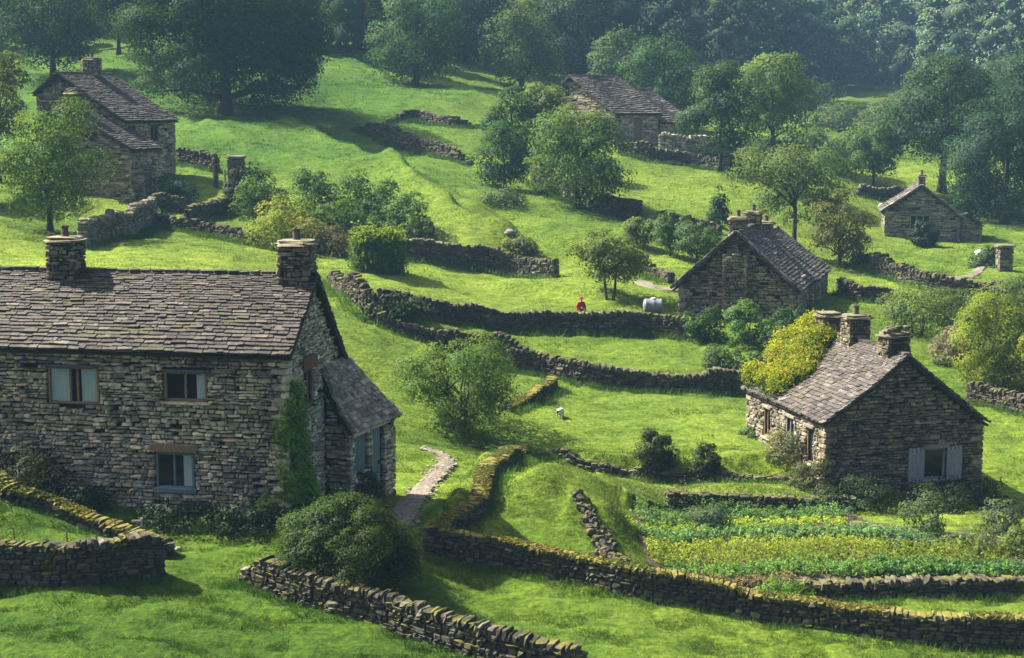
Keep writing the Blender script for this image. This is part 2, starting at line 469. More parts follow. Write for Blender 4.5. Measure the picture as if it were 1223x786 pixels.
# ---------------------------------------------------------------- coursed rubble face
def rubble(mb, O, U, Nrm, L, top, size=(.36,.13), depth=.22, holes=(), pal=PAL_HOUSE, seed=1, zmin=0., simple=False):
    """stones laid in courses on a vertical face; O base point, U along, Nrm outward, top(u) height"""
    rs = np.random.RandomState(seed); U = np.asarray(U, float); Nrm = np.asarray(Nrm, float)
    us = np.linspace(0, L, 40); tmax = max(top(u) for u in us)
    v = zmin; rec = []
    while v < tmax:
        h = size[1]*(.6+.85*rs.rand()); u = -rs.rand()*size[0]
        while u < L:
            l = size[0]*(.38+1.3*rs.rand()**1.5)
            a, b = max(u, 0.), min(u+l, L); u += l
            if b-a < .05: continue
            hh = h*(.80+.30*rs.rand()); vv = v+(rs.rand()-.5)*.34*h
            if rs.rand() < .025: continue
            tc = min(top(a+.02), top(b-.02)); tcm = max(top(a), top(b))
            if vv > tc-.02:
                continue
            if vv+hh > tc: hh = tc-vv
            if hh < .03: continue
            ok = True
            for (h0,h1,g0,g1) in holes:
                if vv+hh > g0 and vv < g1 and b > h0 and a < h1:
                    if a < h0-.06: b = h0
                    elif b > h1+.06: a = h1
                    else: ok = False; break
            if not ok or b-a < .04: continue
            rec.append((a, b, vv, hh))
        v += h
    r = np.array(rec); n = len(r)
    cu = (r[:,0]+r[:,1])/2; cv = r[:,2]+r[:,3]/2
    out = (rs.rand(n)-.5)*.075
    cen = np.asarray(O, float)+cu[:,None]*U+out[:,None]*Nrm-(depth/2)*Nrm+cv[:,None]*np.array([0,0,1.])
    sz = np.stack([(r[:,1]-r[:,0])-.018, np.full(n, depth), r[:,3]-.018], 1)
    tilt = (rs.rand(n)-.5)*.13
    Uu = U*np.cos(tilt)[:,None]+np.array([0,0,1.])*np.sin(tilt)[:,None]
    Ww = -U*np.sin(tilt)[:,None]+np.array([0,0,1.])*np.cos(tilt)[:,None]
    add_blocks(mb, cen, Uu, np.repeat(Nrm[None], n, 0), Ww, sz, pick(pal, n, rs, None, .34), .21, rs, simple)

# ---------------------------------------------------------------- slates on a four-cornered roof patch
def slates(mb, EL, ER, RL, RR, expo=.24, width=.36, thick=.08, pal=PAL_SLATE, palp=PAL_SLATEP, seed=1, sag=.06, dim=.55, jit=.10):
    rs = np.random.RandomState(seed)
    EL, ER, RL, RR = [np.asarray(a, float) for a in (EL, ER, RL, RR)]
    nrm = np.cross(ER-EL, RL-EL); nrm /= np.linalg.norm(nrm)
    if nrm[2] < 0: nrm = -nrm
    Ls = (np.linalg.norm(RL-EL)+np.linalg.norm(RR-ER))/2
    def pt(u, w):
        p = (EL*(1-u)+ER*u)*(1-w)+(RL*(1-u)+RR*u)*w
        return p - nrm*sag*(4*w*(1-w))*(0.5+0.5*sin(7*u+seed)) + nrm*.03*float(vnoise(np.array(u*9.+seed), np.array(w*6.)))
    # deck under the slates
    k = 8; gv = []
    for s in (-.05, -.13):
        for j in range(k+1):
            for i in range(k+1): gv.append(pt(i/k, j/k)+nrm*s)
    q = []; m_ = (k+1)**2
    for j in range(k):
        for i in range(k):
            a = j*(k+1)+i; q.append([a,a+1,a+k+2,a+k+1]); q.append([m_+a,m_+a+k+1,m_+a+k+2,m_+a+1])
    for i in range(k):
        for (a, b) in ((i, i+1), (k*(k+1)+i+1, k*(k+1)+i), ((i+1)*(k+1), i*(k+1)), (i*(k+1)+k, (i+1)*(k+1)+k)):
            q.append([a, a+m_, b+m_, b])
    mb.add(gv, q, None, (.035,.03,.03))
    cen=[];Us=[];Ns=[];Ws=[];sz=[]; w = 0.
    while w < 1.0:
        e = expo*(1-dim*w)*(.9+.2*rs.rand()); Lr = np.linalg.norm(pt(1,w)-pt(0,w))
        u = -rs.rand()*width*.8
        while u < Lr:
            l = width*(.45+1.3*rs.rand()**1.3)*(1-.3*w); a, b = max(u, -.02), min(u+l, Lr+.02); u += l
            if b-a < .06: continue
            um = (a+b)/2/Lr; wl = w + (rs.rand()-.5)*.007; 
            p0 = pt(um, wl); p1 = pt(um, wl+.02); sl = (p1-p0); sl /= np.linalg.norm(sl)
            us = pt(min(um+.02,1.02), wl)-pt(um-.02, wl); us /= np.linalg.norm(us)
            nn = np.cross(us, sl); nn = nn if nn[2] > 0 else -nn
            tl = .20+rs.rand()*.07
            sl2 = sl*cos(tl)-nn*sin(tl); nn2 = nn*cos(tl)+sl*sin(tl)
            ro = (rs.rand()-.5)*.05
            us2 = us*cos(ro)+sl2*sin(ro); sl3 = sl2*cos(ro)-us*sin(ro)
            ln = min(e*1.75, (1-w)*Ls+.05)
            if ln < .04: continue
            cen.append(p0+sl*ln/2+nn*(.035+rs.rand()*.02)); Us.append(us2); Ns.append(sl3); Ws.append(nn2)
            sz.append(((b-a)-.012, ln, thick*(.7+.7*rs.rand())))
        w += e/Ls
    n = len(cen); U_=np.array(Us); 
    add_blocks(mb, np.array(cen), U_, np.array(Ns), np.array(Ws), np.array(sz), pick(pal, n, rs, palp, .32), .16, rs, True)

def prism(mb, base, top, col):
    """closed solid from two same-length rings"""
    n = len(base); v = list(base)+list(top); q = [[i,(i+1)%n,n+(i+1)%n,n+i] for i in range(n)]
    v.append(np.mean(base,0)); v.append(np.mean(top,0)); t = []
    for i in range(n): t.append([2*n,(i+1)%n,i]); t.append([2*n+1,n+i,n+(i+1)%n])
    mb.add(v, q, t, col)

Zv = np.array([0,0,1.])

class House:
    """gabled stone house; local x along the front gable, y back along the ridge"""
    def __init__(s, name, O, d, label, zb, W, L, xa, zl, zr, za, cat='cottage', group=None, pal=PAL_DARK, gpal=None, rpal=PAL_SLATE, stone='stone_dark', size=(.36,.13), seed=3, width=.36, expo=.24, host=None):
        s.pre = 'wing_' if host else ''
        s.d = np.array([d[0], d[1], 0.])/np.hypot(*d); s.b = np.array([-s.d[1], s.d[0], 0.])
        s.O = np.array([O[0], O[1], 0.]); s.zb=zb; s.W=W; s.L=L; s.xa=xa; s.zl=zl; s.zr=zr; s.za=za
        s.pal=pal; s.gpal=pal if gpal is None else gpal; s.rpal=rpal; s.stone=stone; s.size=size; s.seed=seed; s.width=width; s.expo=expo
        s.org = s.O+Zv*zb
        if host: s.root = host.root; s.org = host.org
        else: s.root = empty(name, s.org, label, cat, group)
        s.holes = {'front':[], 'right':[], 'left':[], 'back':[]}; s.wins=[]
    def p(s, x, y, z): return s.O+s.d*x+s.b*y+Zv*z
    def face(s, f):
        if f == 'front': return s.p(0,0,0), s.d, -s.b
        if f == 'right': return s.p(s.W,0,0), s.b, s.d
        if f == 'left': return s.p(0,0,0), s.b, -s.d
        return s.p(0,s.L,0), s.d, s.b
    def window(s, f, u0, u1, z0, z1, style='plain', **k):
        pad = .02
        s.holes[f].append((u0-pad, u1+pad, z0-s.zb, z1-s.zb)); s.wins.append((f,u0,u1,z0,z1,style,k))
    def walls(s, simple=False):
        mb = MB(); zb = s.zb
        tg = lambda x: (s.zl+(s.za-s.zl)*x/s.xa if x < s.xa else s.zr+(s.za-s.zr)*(s.W-x)/(s.W-s.xa))-zb-.06
        for i, (f, ln, tp, pal) in enumerate((('front', s.W, tg, s.gpal), ('right', s.L, lambda u: s.zr-zb-.08, s.pal), ('left', s.L, lambda u: s.zl-zb-.08, s.pal), ('back', s.W, tg, s.pal))):
            o, u, n = s.face(f)
            rubble(mb, o+Zv*zb, u, n, ln, tp, s.size, .24, s.holes[f], pal, s.seed+i*7, simple=simple)
        if not simple:
            rs = np.random.RandomState(s.seed+90)
            for (x, y, zt, ux, uy) in ((0,0,s.zl,1,1),(s.W,0,s.zr,-1,1),(0,s.L,s.zl,1,-1),(s.W,s.L,s.zr,-1,-1)):
                z = zb-.1; k_ = 0
                while z < zt-.30:
                    h = .19+.10*rs.rand(); lx, ly = ((.52, .27) if k_ % 2 else (.27, .52)); lx *= .85+.3*rs.rand(); ly *= .85+.3*rs.rand()
                    box(mb, s.p(x+ux*(lx/2-.035), y+uy*(ly/2-.035), z+h/2), (lx, ly, h-.02), s.d, s.b, Zv, pick(s.gpal, 1, rs)[0]*1.1, .09); z += h; k_ += 1
        # solid core a little behind the stone faces
        e = .21; zc = -.22
        ring = [(e, s.zl), (s.xa, s.za), (s.W-e, s.zr)]
        bs = [s.p(e,e,zb-.5), s.p(s.W-e,e,zb-.5), s.p(s.W-e,e,s.zr+zc), s.p(s.xa,e,s.za+zc), s.p(e,e,s.zl+zc)]
        tp = [a+s.b*(s.L-2*e) for a in bs]
        core = MB(); prism(core, bs, tp, (.028,.025,.021))
        w = mb.build(s.pre+'wall', s.stone, s.root, s.org)
        core.build('wall_core', 'mortar', w, s.org)
        return w
    def roof(s, ov=.22, vg=.14, y0=None, y1=None, left=True, right=True, ridge=True, sag=.06, verge=False, name='roof'):
        mb = MB(); y0 = -vg if y0 is None else y0; y1 = s.L+vg if y1 is None else y1
        sl = np.array([s.xa, s.za-s.zl]); sl = sl/np.linalg.norm(sl); sr = np.array([s.W-s.xa, s.za-s.zr]); sr /= np.linalg.norm(sr)
        up = .05
        A = lambda y: s.p(s.xa, y, s.za+up)
        El = lambda y: s.p(-ov*sl[0], y, s.zl-ov*sl[1]+up); Er = lambda y: s.p(s.W+ov*sr[0], y, s.zr-ov*sr[1]+up)
        if left: slates(mb, El(y0), El(y1), A(y0), A(y1), s.expo, s.width, pal=s.rpal, seed=s.seed+1, sag=sag)
        if right: slates(mb, Er(y0), Er(y1), A(y0), A(y1), s.expo, s.width, pal=s.rpal, seed=s.seed+2, sag=sag)
        if verge:
            rs = np.random.RandomState(s.seed+5)
            for (E_, sg) in ((El, -1), (Er, 1)):
                a = E_(y0+.16); b = A(y0+.16); D = b-a; LL = np.linalg.norm(D); D /= LL; nn = np.cross(D, s.b); nn = nn if nn[2] > 0 else -nn; q = 0.
                while q < LL-.1:
                    l = .34+.3*rs.rand(); l = min(l, LL-q)
                    box(mb, a+D*(q+l/2)+nn*(.12+.03*rs.rand()), (l-.02, .40+.08*rs.rand(), .08), D, s.b, nn, pick(s.rpal*1.9, 1, rs)[0], .1); q += l
        if ridge:
            rs = np.random.RandomState(s.seed); y = y0; cen=[]; sz=[]
            while y < y1:
                l = .42*(.8+.4*rs.rand()); l = min(l, y1-y+.01)
                cen.append(s.p(s.xa, y+l/2, s.za+up+.06+(rs.rand()-.5)*.03)); sz.append((.30, l-.015, .13)); y += l
            n = len(cen); add_blocks(mb, np.array(cen), np.repeat(s.d[None],n,0), np.repeat(s.b[None],n,0), np.repeat(Zv[None],n,0), sz, pick(s.rpal, n, rs, PAL_SLATEP), .14, rs)
        return mb.build(s.pre+name, 'slate', s.root, s.org)
    def chimney(s, x, y, w, dp, z0, z1, roofobj, pot=True, pal=None, rough=False):
        pal = s.gpal if pal is None else pal
        mb = MB(); rs = np.random.RandomState(int(x*10+y*7)+s.seed)
        c = s.p(x, y, 0)
        for (o, u, n, ln) in ((c-s.d*w/2-s.b*dp/2, s.d, -s.b, w), (c-s.d*w/2+s.b*dp/2, s.d, s.b, w), (c-s.d*w/2-s.b*dp/2, s.b, -s.d, dp), (c+s.d*w/2-s.b*dp/2, s.b, s.d, dp)):
            rubble(mb, o+Zv*z0, u, n, ln, lambda q: z1-z0, (.26,.12), .14, (), pal, s.seed+3)
        box(mb, c+Zv*((z0+z1)/2), (w-.08, dp-.08, z1-z0-.02), s.d, s.b, Zv, (.028,.025,.021))
        # base flashing stone, two projecting caps
        box(mb, c+Zv*(z1+.05), (w+.20, dp+.20, .11), s.d, s.b, Zv, pal[-1]*1.0, .1)
        box(mb, c+Zv*(z1+.14), (w+.04, dp+.04, .10), s.d, s.b, Zv, pal[-1]*.9, .1)
        if rough:
            for k in range(9):
                box(mb, c+s.d*(rs.rand()-.5)*w*.9+s.b*(rs.rand()-.5)*dp*.8+Zv*(z1+.2+rs.rand()*.22), (.26,.2,.12), s.d, s.b, Zv, pal[k % len(pal)], .25)
        o = mb.build('chimney', s.stone, s.root, s.org)
        if pot:
            pm = MB(); lathe(pm, [(.11,0),(.14,.02),(.12,.08),(.11,.30),(.14,.33),(.14,.38),(.09,.38),(.085,.1)], c+Zv*(z1+.17), 12)
            pm.build('chimney_pot', 'clay', o, s.org)
        return o
    def windows(s):
        for (f,u0,u1,z0,z1,style,k) in s.wins:
            o, u, n = s.face(f); at_ = lambda uu, zz, dp: o+u*uu+Zv*zz-n*dp
            w = u1-u0; h = z1-z0; uc=(u0+u1)/2; zc=(z0+z1)/2
            fm = MB(); t = k.get('t', .07)
            fc = (.5,.5,.5)
            box(fm, at_(u0+t/2, zc, .10), (t, .09, h), u, n, Zv); box(fm, at_(u1-t/2, zc, .10), (t, .09, h), u, n, Zv)
            box(fm, at_(uc, z1-t/2, .10), (w-2*t-.004, .085, t), u, n, Zv); box(fm, at_(uc, z0+t/2, .10), (w-2*t-.004, .085, t), u, n, Zv)
            for m_ in k.get('mull', (.5,)):
                box(fm, at_(u0+w*m_, zc, .10), (t*.9, .075, h-2*t-.004), u, n, Zv)
            win = fm.build('window', k.get('mat', 'wood'), s.root, s.org)
            dk = MB(); box(dk, at_(uc, zc, .165), (w-.01, .03, h-.01), u, n, Zv); dk.build('dark_opening', 'dark', win, s.org)
            for (a, b) in k.get('curt', ()):
                cm = MB(); nn = 9; vs=[]; q=[]
                for i in range(nn+1):
                    uu = u0+w*(a+(b-a)*i/nn); dd = .135+.009*(i % 2)
                    vs += [at_(uu, z0+t, dd), at_(uu, z1-t, dd)]
                for i in range(nn): q.append([2*i,2*i+2,2*i+3,2*i+1])
                cm.add(vs, q); cm.build('curtain', 'curtain', win, s.org)
            pm = MB(); vs = [at_(u0+t,z0+t,.112), at_(u1-t,z0+t,.112), at_(u1-t,z1-t,.112), at_(u0+t,z1-t,.112)]
            pm.add(vs, [[0,1,2,3]]); pm.build('pane', 'glass', win, s.org)
            if k.get('sill', True):
                sm = MB(); box(sm, at_(uc, z0-.045, .02), (w+.16, .26, k.get('sillh', .085)), u, n, Zv, s.pal[1]*1.1, .06); sm.build('sill', k.get('sillmat', 'stone'), win, s.org)
            lm = MB(); lh = k.get('lh', .13); box(lm, at_(uc, z1+lh/2+.005, .02), (w+k.get('lw', .24), .22, lh), u, n, Zv, s.pal[k.get('lc', 2)], .05)
            lm.build('lintel', k.get('lmat', 'stone'), win, s.org)
            if k.get('shut'):
                sw = k['shut']
                for sd in (-1, 1):
                    hm = MB(); cx = (u0-sw/2-.03) if sd < 0 else (u1+sw/2+.03)
                    for b_ in range(4): box(hm, at_(cx+(b_-1.5)*sw/4, zc, -.035), (sw/4-.008, .035, h+.14), u, n, Zv, jit=.03)
                    for zz in (z0+.15, z1-.15): box(hm, at_(cx, zz, -.062), (sw-.05, .02, .08), u, n, Zv)
                    hm.build('shutter', 'greywood', win, s.org)
    def door(s, f, u0, u1, z0, z1, mat='bluewood', openw=0.):
        s.holes[f].append((u0-.02, u1+.02, z0-s.zb, z1-s.zb))
        s._doors = getattr(s, '_doors', []); s._doors.append((f,u0,u1,z0,z1,mat))
    def doors(s):
        for (f,u0,u1,z0,z1,mat) in getattr(s, '_doors', []):
            o, u, n = s.face(f); at_ = lambda uu, zz, dp: o+u*uu+Zv*zz-n*dp
            w=u1-u0; uc=(u0+u1)/2; h=z1-z0; dm = MB()
            nb = 5
            for i in range(nb): box(dm, at_(u0+w*(i+.5)/nb, z0+h/2, .14), (w/nb-.008, .05, h-.02), u, n, Zv, jit=.03)
            d_ = dm.build('door', mat, s.root, s.org)
            fm = MB()
            for e in (u0-.03, u1+.03): box(fm, at_(e, z0+h/2, .06), (.10, .20, h), u, n, Zv, s.pal[1], .08)
            box(fm, at_(uc, z1+.08, .04), (w+.34, .22, .15), u, n, Zv, s.pal[2], .06)
            fm.build('door_surround', s.stone, d_, s.org)
            hm = MB(); box(hm, at_(u0+w*.82, z0+h*.48, .10), (.05,.05,.12), u, n, Zv); hm.build('handle', 'lead', d_, s.org)

# ================================================================ TERRAIN
def in_poly(x, y, poly):
    r = np.zeros(x.shape, bool); n = len(poly); j = n-1
    for i in range(n):
        xi, yi = poly[i]; xj, yj = poly[j]
        c = ((yi > y) != (yj > y)) & (x < (xj-xi)*(y-yi)/((yj-yi)+1e-12)+xi)
        r ^= c; j = i
    return r

def smooth_path(pts, ds=.25):
    pts = np.asarray(pts, float)
    ext = np.concatenate([[2*pts[0]-pts[1]], pts, [2*pts[-1]-pts[-2]]]); out = []
    for i in range(1, len(ext)-2):
        p0, p1, p2, p3 = ext[i-1:i+3]
        for t in np.linspace(0, 1, 16, endpoint=False):
            out.append(.5*((2*p1)+(-p0+p2)*t+(2*p0-5*p1+4*p2-p3)*t*t+(-p0+3*p1-3*p2+p3)*t**3))
    out.append(pts[-1]); out = np.array(out)
    s = np.concatenate([[0], np.cumsum(np.hypot(*np.diff(out, axis=0).T))])
    n = max(3, int(s[-1]/ds)); q = np.linspace(0, s[-1], n)
    return np.stack([np.interp(q, s, out[:,0]), np.interp(q, s, out[:,1])], 1), q

def px_path(pp, ds=.25): return smooth_path([at(a, b)[:2] for a, b in pp], ds)

def grass_tone(x, y):
    """sward colour: deep ryegrass to yellower dry patches, with cloud shade painted in"""
    a = fbm(x*.045+3, y*.06, 3); b = fbm(x*.35+9, y*.5, 3); c = fbm(x*1.6, y*2.2+5, 2)
    k = np.clip(.48+.60*a+.30*b+.20*c, 0, 1)[:,None]
    col = np.array([.045,.097,.010])*(1-k)+np.array([.175,.246,.030])*k
    hill_shade = (sstep(112, 135, y)*sstep(8, -14, x)*.85)[:,None]  # cloud shade over the upper left slope, painted into the grass colour
    col = col*(1-hill_shade)+col*np.array([.55,.78,.75])*hill_shade
    fg_shade = (sstep(58, 46, y)*(.45+.4*sstep(6,-6,x)))[:,None]                       # nearest pasture: deeper green, darkened further by painted cloud shade
    return col*(1-fg_shade)+col*np.array([.44,.58,.42])*fg_shade

def make_ground():
    nu, nv = 520, 640
    uu = np.linspace(-.62, .62, nu); yy = np.geomspace(9., 640., nv)
    Ug, Yg = np.meshgrid(uu, yy); X = (Ug*(Yg+4)).ravel(); Y = Yg.ravel()
    Z = ground(X, Y)
    # fine tussocks
    Z = Z + (.12*fbm(X*1.3, Y*2.6, 3)+.16*np.clip(fbm(X*.8+30, Y*1.6, 2), 0, 1))*sstep(9, 30, Y)
    i = np.arange(nv-1)[:,None]*nu+np.arange(nu-1)[None]
    q = np.stack([i, i+1, i+nu+1, i+nu], -1).reshape(-1,4)
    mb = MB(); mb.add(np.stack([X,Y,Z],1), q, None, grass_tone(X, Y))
    o = mb.build('ground', 'turf', smooth=True); tagobj(o, kind='structure')
    return o
make_ground()

# ---------------------------------------------------------------- stone path beside the near cottage
PATH_PX = [(470,640),(484,614),(502,590),(522,568),(533,554),(528,545),(508,538)]
path_xy, path_s = px_path(PATH_PX, .3)
def make_path(xy, halfw, name, seed, stones=True):
    mb = MB(); rs = np.random.RandomState(seed); n = len(xy)
    t = np.gradient(xy, axis=0); t /= np.linalg.norm(t, axis=1)[:,None]; nr = np.stack([-t[:,1], t[:,0]], 1)
    k = 9; vs = []; cs=[]
    for j in range(k):
        o = (j/(k-1)*2-1)
        w = halfw*(1+.35*vnoise(np.arange(n)*.35+seed, np.full(n, 3.1+(o>0)*7)))
        w = w*(1-.55*np.linspace(0,1,n)**2); p = xy+nr*(o*w)[:,None]; z = ground(p[:,0], p[:,1])+.045*(1-abs(o)**4)+.06+.02*vnoise(p[:,0]*4, p[:,1]*4)-.09*(abs(o)>.98)
        vs.append(np.column_stack([p, z])); cs.append(np.array([.185,.165,.13])*(1+.8*vnoise(p[:,0]*2.5, p[:,1]*2.5))[:,None])
    V = np.stack(vs, 1).reshape(-1,3); C = np.stack(cs,1).reshape(-1,3)
    i = np.arange(n-1)[:,None]*k+np.arange(k-1)[None]
    q = np.stack([i, i+k, i+k+1, i+1], -1).reshape(-1,4)[:, ::-1]
    mb.add(V, q, None, C)
    if stones:
        m = int(n*22); s = rs.randint(0, n, m); o = np.clip(rs.randn(m)*.5,-1.25,1.25)*halfw*(1-.55*(s/n)**2); p = xy[s]+nr[s]*o[:,None]+(rs.rand(m,2)-.5)*.3
        z = ground(p[:,0], p[:,1])+.075; a = rs.rand(m)*6.28
        U = np.stack([np.cos(a), np.sin(a), (rs.rand(m)-.5)*.2], 1); Nn = np.stack([-np.sin(a), np.cos(a), (rs.rand(m)-.5)*.2], 1)
        sz = np.stack([.06+.18*rs.rand(m)**2, .05+.11*rs.rand(m), .03+.04*rs.rand(m)], 1)
        add_blocks(mb, np.column_stack([p, z]), U, Nn, np.repeat(Zv[None], m, 0), sz, pick(np.array([[.27,.235,.20],[.32,.285,.25],[.20,.175,.14],[.24,.20,.165]]), m, rs), .25, rs)
    o = mb.build(name, 'path', smooth=False); tagobj(o, kind='structure'); return o
make_path(path_xy, .5, 'path', 4)
fp_xy, _ = px_path([(764,337),(785,345),(812,348)], .4); make_path(fp_xy, .55, 'path', 6, False)
fp2_xy, _ = px_path([(1142,336),(1166,327),(1190,316)], .4); make_path(fp2_xy, .55, 'path', 8, False)

# ================================================================ BUILDINGS
# near cottage, its gable faces right
th = radians(10)
def zray(py, Y):  # height seen at picture row py and distance Y
    d = ray(PW/2, py); return CAMZ + d[2]/d[1]*Y
A = P(343, 420, 48.0)
zl, zr, za = zray(420,48.2), zray(427,54.0)-.1, zray(331,50.8)
gnd = gz(A[0], A[1])
H1 = House('stone_cottage', A[:2], (sin(th), cos(th)), 'large two storey stone cottage with long slate roof and two chimneys, nearest at left', gnd-.5, 6.1, 13.2, 2.85, zl, zr, za, pal=PAL_HOUSE, gpal=PAL_GABLE, stone='stone', size=(.27,.115), seed=21, width=.34, expo=.20)
# windows are surveyed on the picture: front wall = 'left' face (u runs away from the gable corner)
def u_front(px):
    o = H1.p(0,0,0); best = None
    for k in range(600):
        u = k*.025; q = o+H1.b*u; q = np.array([q[0], q[1], zl-2]); x, _ = project(q)
        if x <= px: return u
    return 14.
def z_front(py, u):
    q = H1.p(0,u,0); return zray(py, q[1])
def wf(x0, x1, y0, y1, **k):
    ua, ub = u_front(x1), u_front(x0); um = (ua+ub)/2
    H1.window('left', ua, ub, z_front(y1, um), z_front(y0, um), **k)
wf(58,119,438,483, curt=((.04,.36),(.60,.96)), mull=(.42,.56), t=.08, lmat='lead', lh=.06, lw=.2, sill=False)
wf(196,248,444,480, curt=((.03,.26),), mull=(.5,), t=.09, lmat='lead', lh=.06, lw=.2)
wf(184,230,541,584, curt=((.03,.30),), mull=(.52,), t=.08, mat='bluewood', sillmat='bluewood', sillh=.2, lh=.30, lmat='wood', lw=.3)
# gable window under a rusty beam
H1.window('front', 1.75, 2.75, zray(486,50.2), zray(441,50.2), lmat='rust', lh=.45, lw=.5, mull=(.5,), sill=False)
H1.walls(); r1 = H1.roof(ov=.28, vg=.16); H1.windows()
H1.chimney(2.85, .55, 1.0, 1.05, za-.55, za+1.02, r1, pal=PAL_DARK*.85)
H1.chimney(2.85, 8.55, .95, 1.0, za-.5, za+1.02, r1, pal=PAL_DARK*.85)
# flagged kneeler strip down the gable verge
# lean-to against the gable
def leanto():
    G0 = H1.p(3.8, 0, 0); G1 = H1.p(6.25, 0, 0)
    E0 = P(419, 514, 51.4); E1 = P(472, 495, 54.5)
    zt0 = zray(444, G0[1]); zt1 = zr+.02
    ze0 = E0[2]; ze1 = E1[2]
    zb = min(gz(E0[0],E0[1]), gz(E1[0],E1[1]))-.5
    mb = MB()
    e0 = np.array([E0[0],E0[1],0]); e1 = np.array([E1[0],E1[1],0]); g0 = np.array([G0[0],G0[1],0]); g1 = np.array([G1[0],G1[1],0])
    u = (e1-e0); L = np.linalg.norm(u); u /= L; n = np.array([u[1], -u[0], 0])
    rubble_holes = [(.32,1.22, gz(*E0[:2])+.95-zb, ze0-.30-zb), (1.58,2.52, 0, ze0-.28-zb)]
    rubble(mb, e0+Zv*zb, u, n, L, lambda q: ze0+(ze1-ze0)*q/L-zb-.05, (.32,.13), .2, rubble_holes, PAL_GABLE, 51)
    u2 = (e0-g0); L2 = np.linalg.norm(u2); u2 /= L2; n2 = np.array([u2[1], -u2[0], 0])
    rubble(mb, g0+Zv*zb, u2, n2, L2, lambda q: zt0+(ze0-zt0)*q/L2-zb-.05, (.34,.13), .2, (), PAL_GABLE, 52)
    u3 = (e1-g1); L3 = np.linalg.norm(u3); u3 /= L3; n3 = np.array([-u3[1], u3[0], 0])
    rubble(mb, g1+Zv*zb, u3, n3, L3, lambda q: zt1+(ze1-zt1)*q/L3-zb-.05, (.34,.13), .2, (), PAL_GABLE, 53)
    w = mb.build('lean_to_wall', 'stone', H1.root, H1.org)
    core = MB(); i0 = e0-n*.19; i1 = e1-n*.19
    prism(core, [g0+Zv*zb, i0+Zv*zb+u*.15, i1+Zv*zb-u*.15, g1+Zv*zb], [g0+Zv*(zt0-.15), i0+Zv*(ze0-.12)+u*.15, i1+Zv*(ze1-.12)-u*.15, g1+Zv*(zt1-.15)], (.028,.025,.021))
    core.build('wall_core', 'mortar', w, H1.org)
    rm = MB(); ov = .2
    s0 = (E0-np.array([G0[0],G0[1],zt0])); s0 /= np.linalg.norm(s0); s1 = (E1-np.array([G1[0],G1[1],zt1])); s1 /= np.linalg.norm(s1)
    slates(rm, E0+s0*ov-u*.12+Zv*.06, E1+s1*ov+u*.2+Zv*.06, np.array([G0[0],G0[1],zt0+.06])-u*.12, np.array([G1[0],G1[1],zt1+.06])+u*.2, .22, .34, pal=PAL_GABLE*.62, palp=None, seed=9)
    rm.build('lean_to_roof', 'slate', H1.root, H1.org)
    # boarded window and door
    wm = MB(); za_, zb_ = gz(*E0[:2])+.95, ze0-.30
    for k in range(5): box(wm, e0+u*(.40+.17*k)-n*.10+Zv*((za_+zb_)/2), (.155,.04,zb_-za_), u, n, Zv, jit=.04)
    wm.build('shutter', 'bluewood', H1.root, H1.org)
    dm = MB(); z0 = gz(*E0[:2])-.1; z1 = ze0-.28
    for k in range(4): box(dm, e0+u*(1.66+.155*k)-n*.06+Zv*((z0+z1)/2), (.145,.05,z1-z0), u, n, Zv, jit=.03)
    d_ = dm.build('door', 'bluewood', H1.root, H1.org)
    im = MB(); box(im, e0+u*2.05-n*.165+Zv*((z0+z1)/2), (.92,.03,z1-z0), u, n, Zv); im.build('dark_opening', 'dark', d_, H1.org)
    hm = MB(); box(hm, e0+u*2.08-n*.01+Zv*(z0+1.1), (.05,.06,.14), u, n, Zv); hm.build('handle', 'lead', d_, H1.org)
    fm = MB(); box(fm, e0+u*2.05-n*.05+Zv*(z1+.09), (1.3,.2,.16), u, n, Zv, PAL_GABLE[0], .06); box(fm, e0+u*.77-n*.05+Zv*(zb_+.09), (1.2,.2,.16), u, n, Zv, PAL_GABLE[1], .06)
    box(fm, e0+u*1.52-n*.06+Zv*((z0+z1)/2), (.12,.16,z1-z0), u, n, Zv, (.3,.28,.24)); fm.build('lintel', 'stone', d_, H1.org)
leanto()

# right cottage, gable towards us
zb = gz(12,59)-.9
zl2, za2 = zray(504,59), zray(426,59.8)
H2 = House('stone_cottage', (11.96,59.0), (7.4,1.9), 'low dark stone cottage with grey shutters and yellow flowering creeper over its roof', zb, 6.75, 7.7, 3.3, zl2, zl2-.30, za2, pal=PAL_GABLE*.55, gpal=PAL_DARK*.72, size=(.30,.135), seed=33, width=.30, expo=.22, rpal=PAL_SLATE_L)
yw = 60.0
H2.window('front', 4.22, 5.15, zray(573,yw), zray(537,yw), mull=(), shut=.66, mat='greywood', lh=.16, sillmat='greywood')
H2.window('left', 1.1, 1.7, zl2-1.9, zl2-.5, mull=(), t=.06)
H2.window('left', 2.9, 3.7, zl2-1.7, zl2-.45, mull=(.5,), t=.06, mat='greywood')
H2.window('left', 5.2, 5.9, zl2-1.7, zl2-.5, mull=(.5,), t=.06)
H2.walls(); r2 = H2.roof(ov=.22, vg=.16, sag=.12); H2.windows()
H2.chimney(3.3, 1.0, 1.0, .85, za2-.5, za2+.62, r2, pot=False, rough=True)
H2.chimney(3.3, 4.3, .95, .85, za2-.4, za2+.92, r2)
H2.chimney(3.2, 6.6, .9, .8, za2-.4, za2+.72, r2, pot=False)

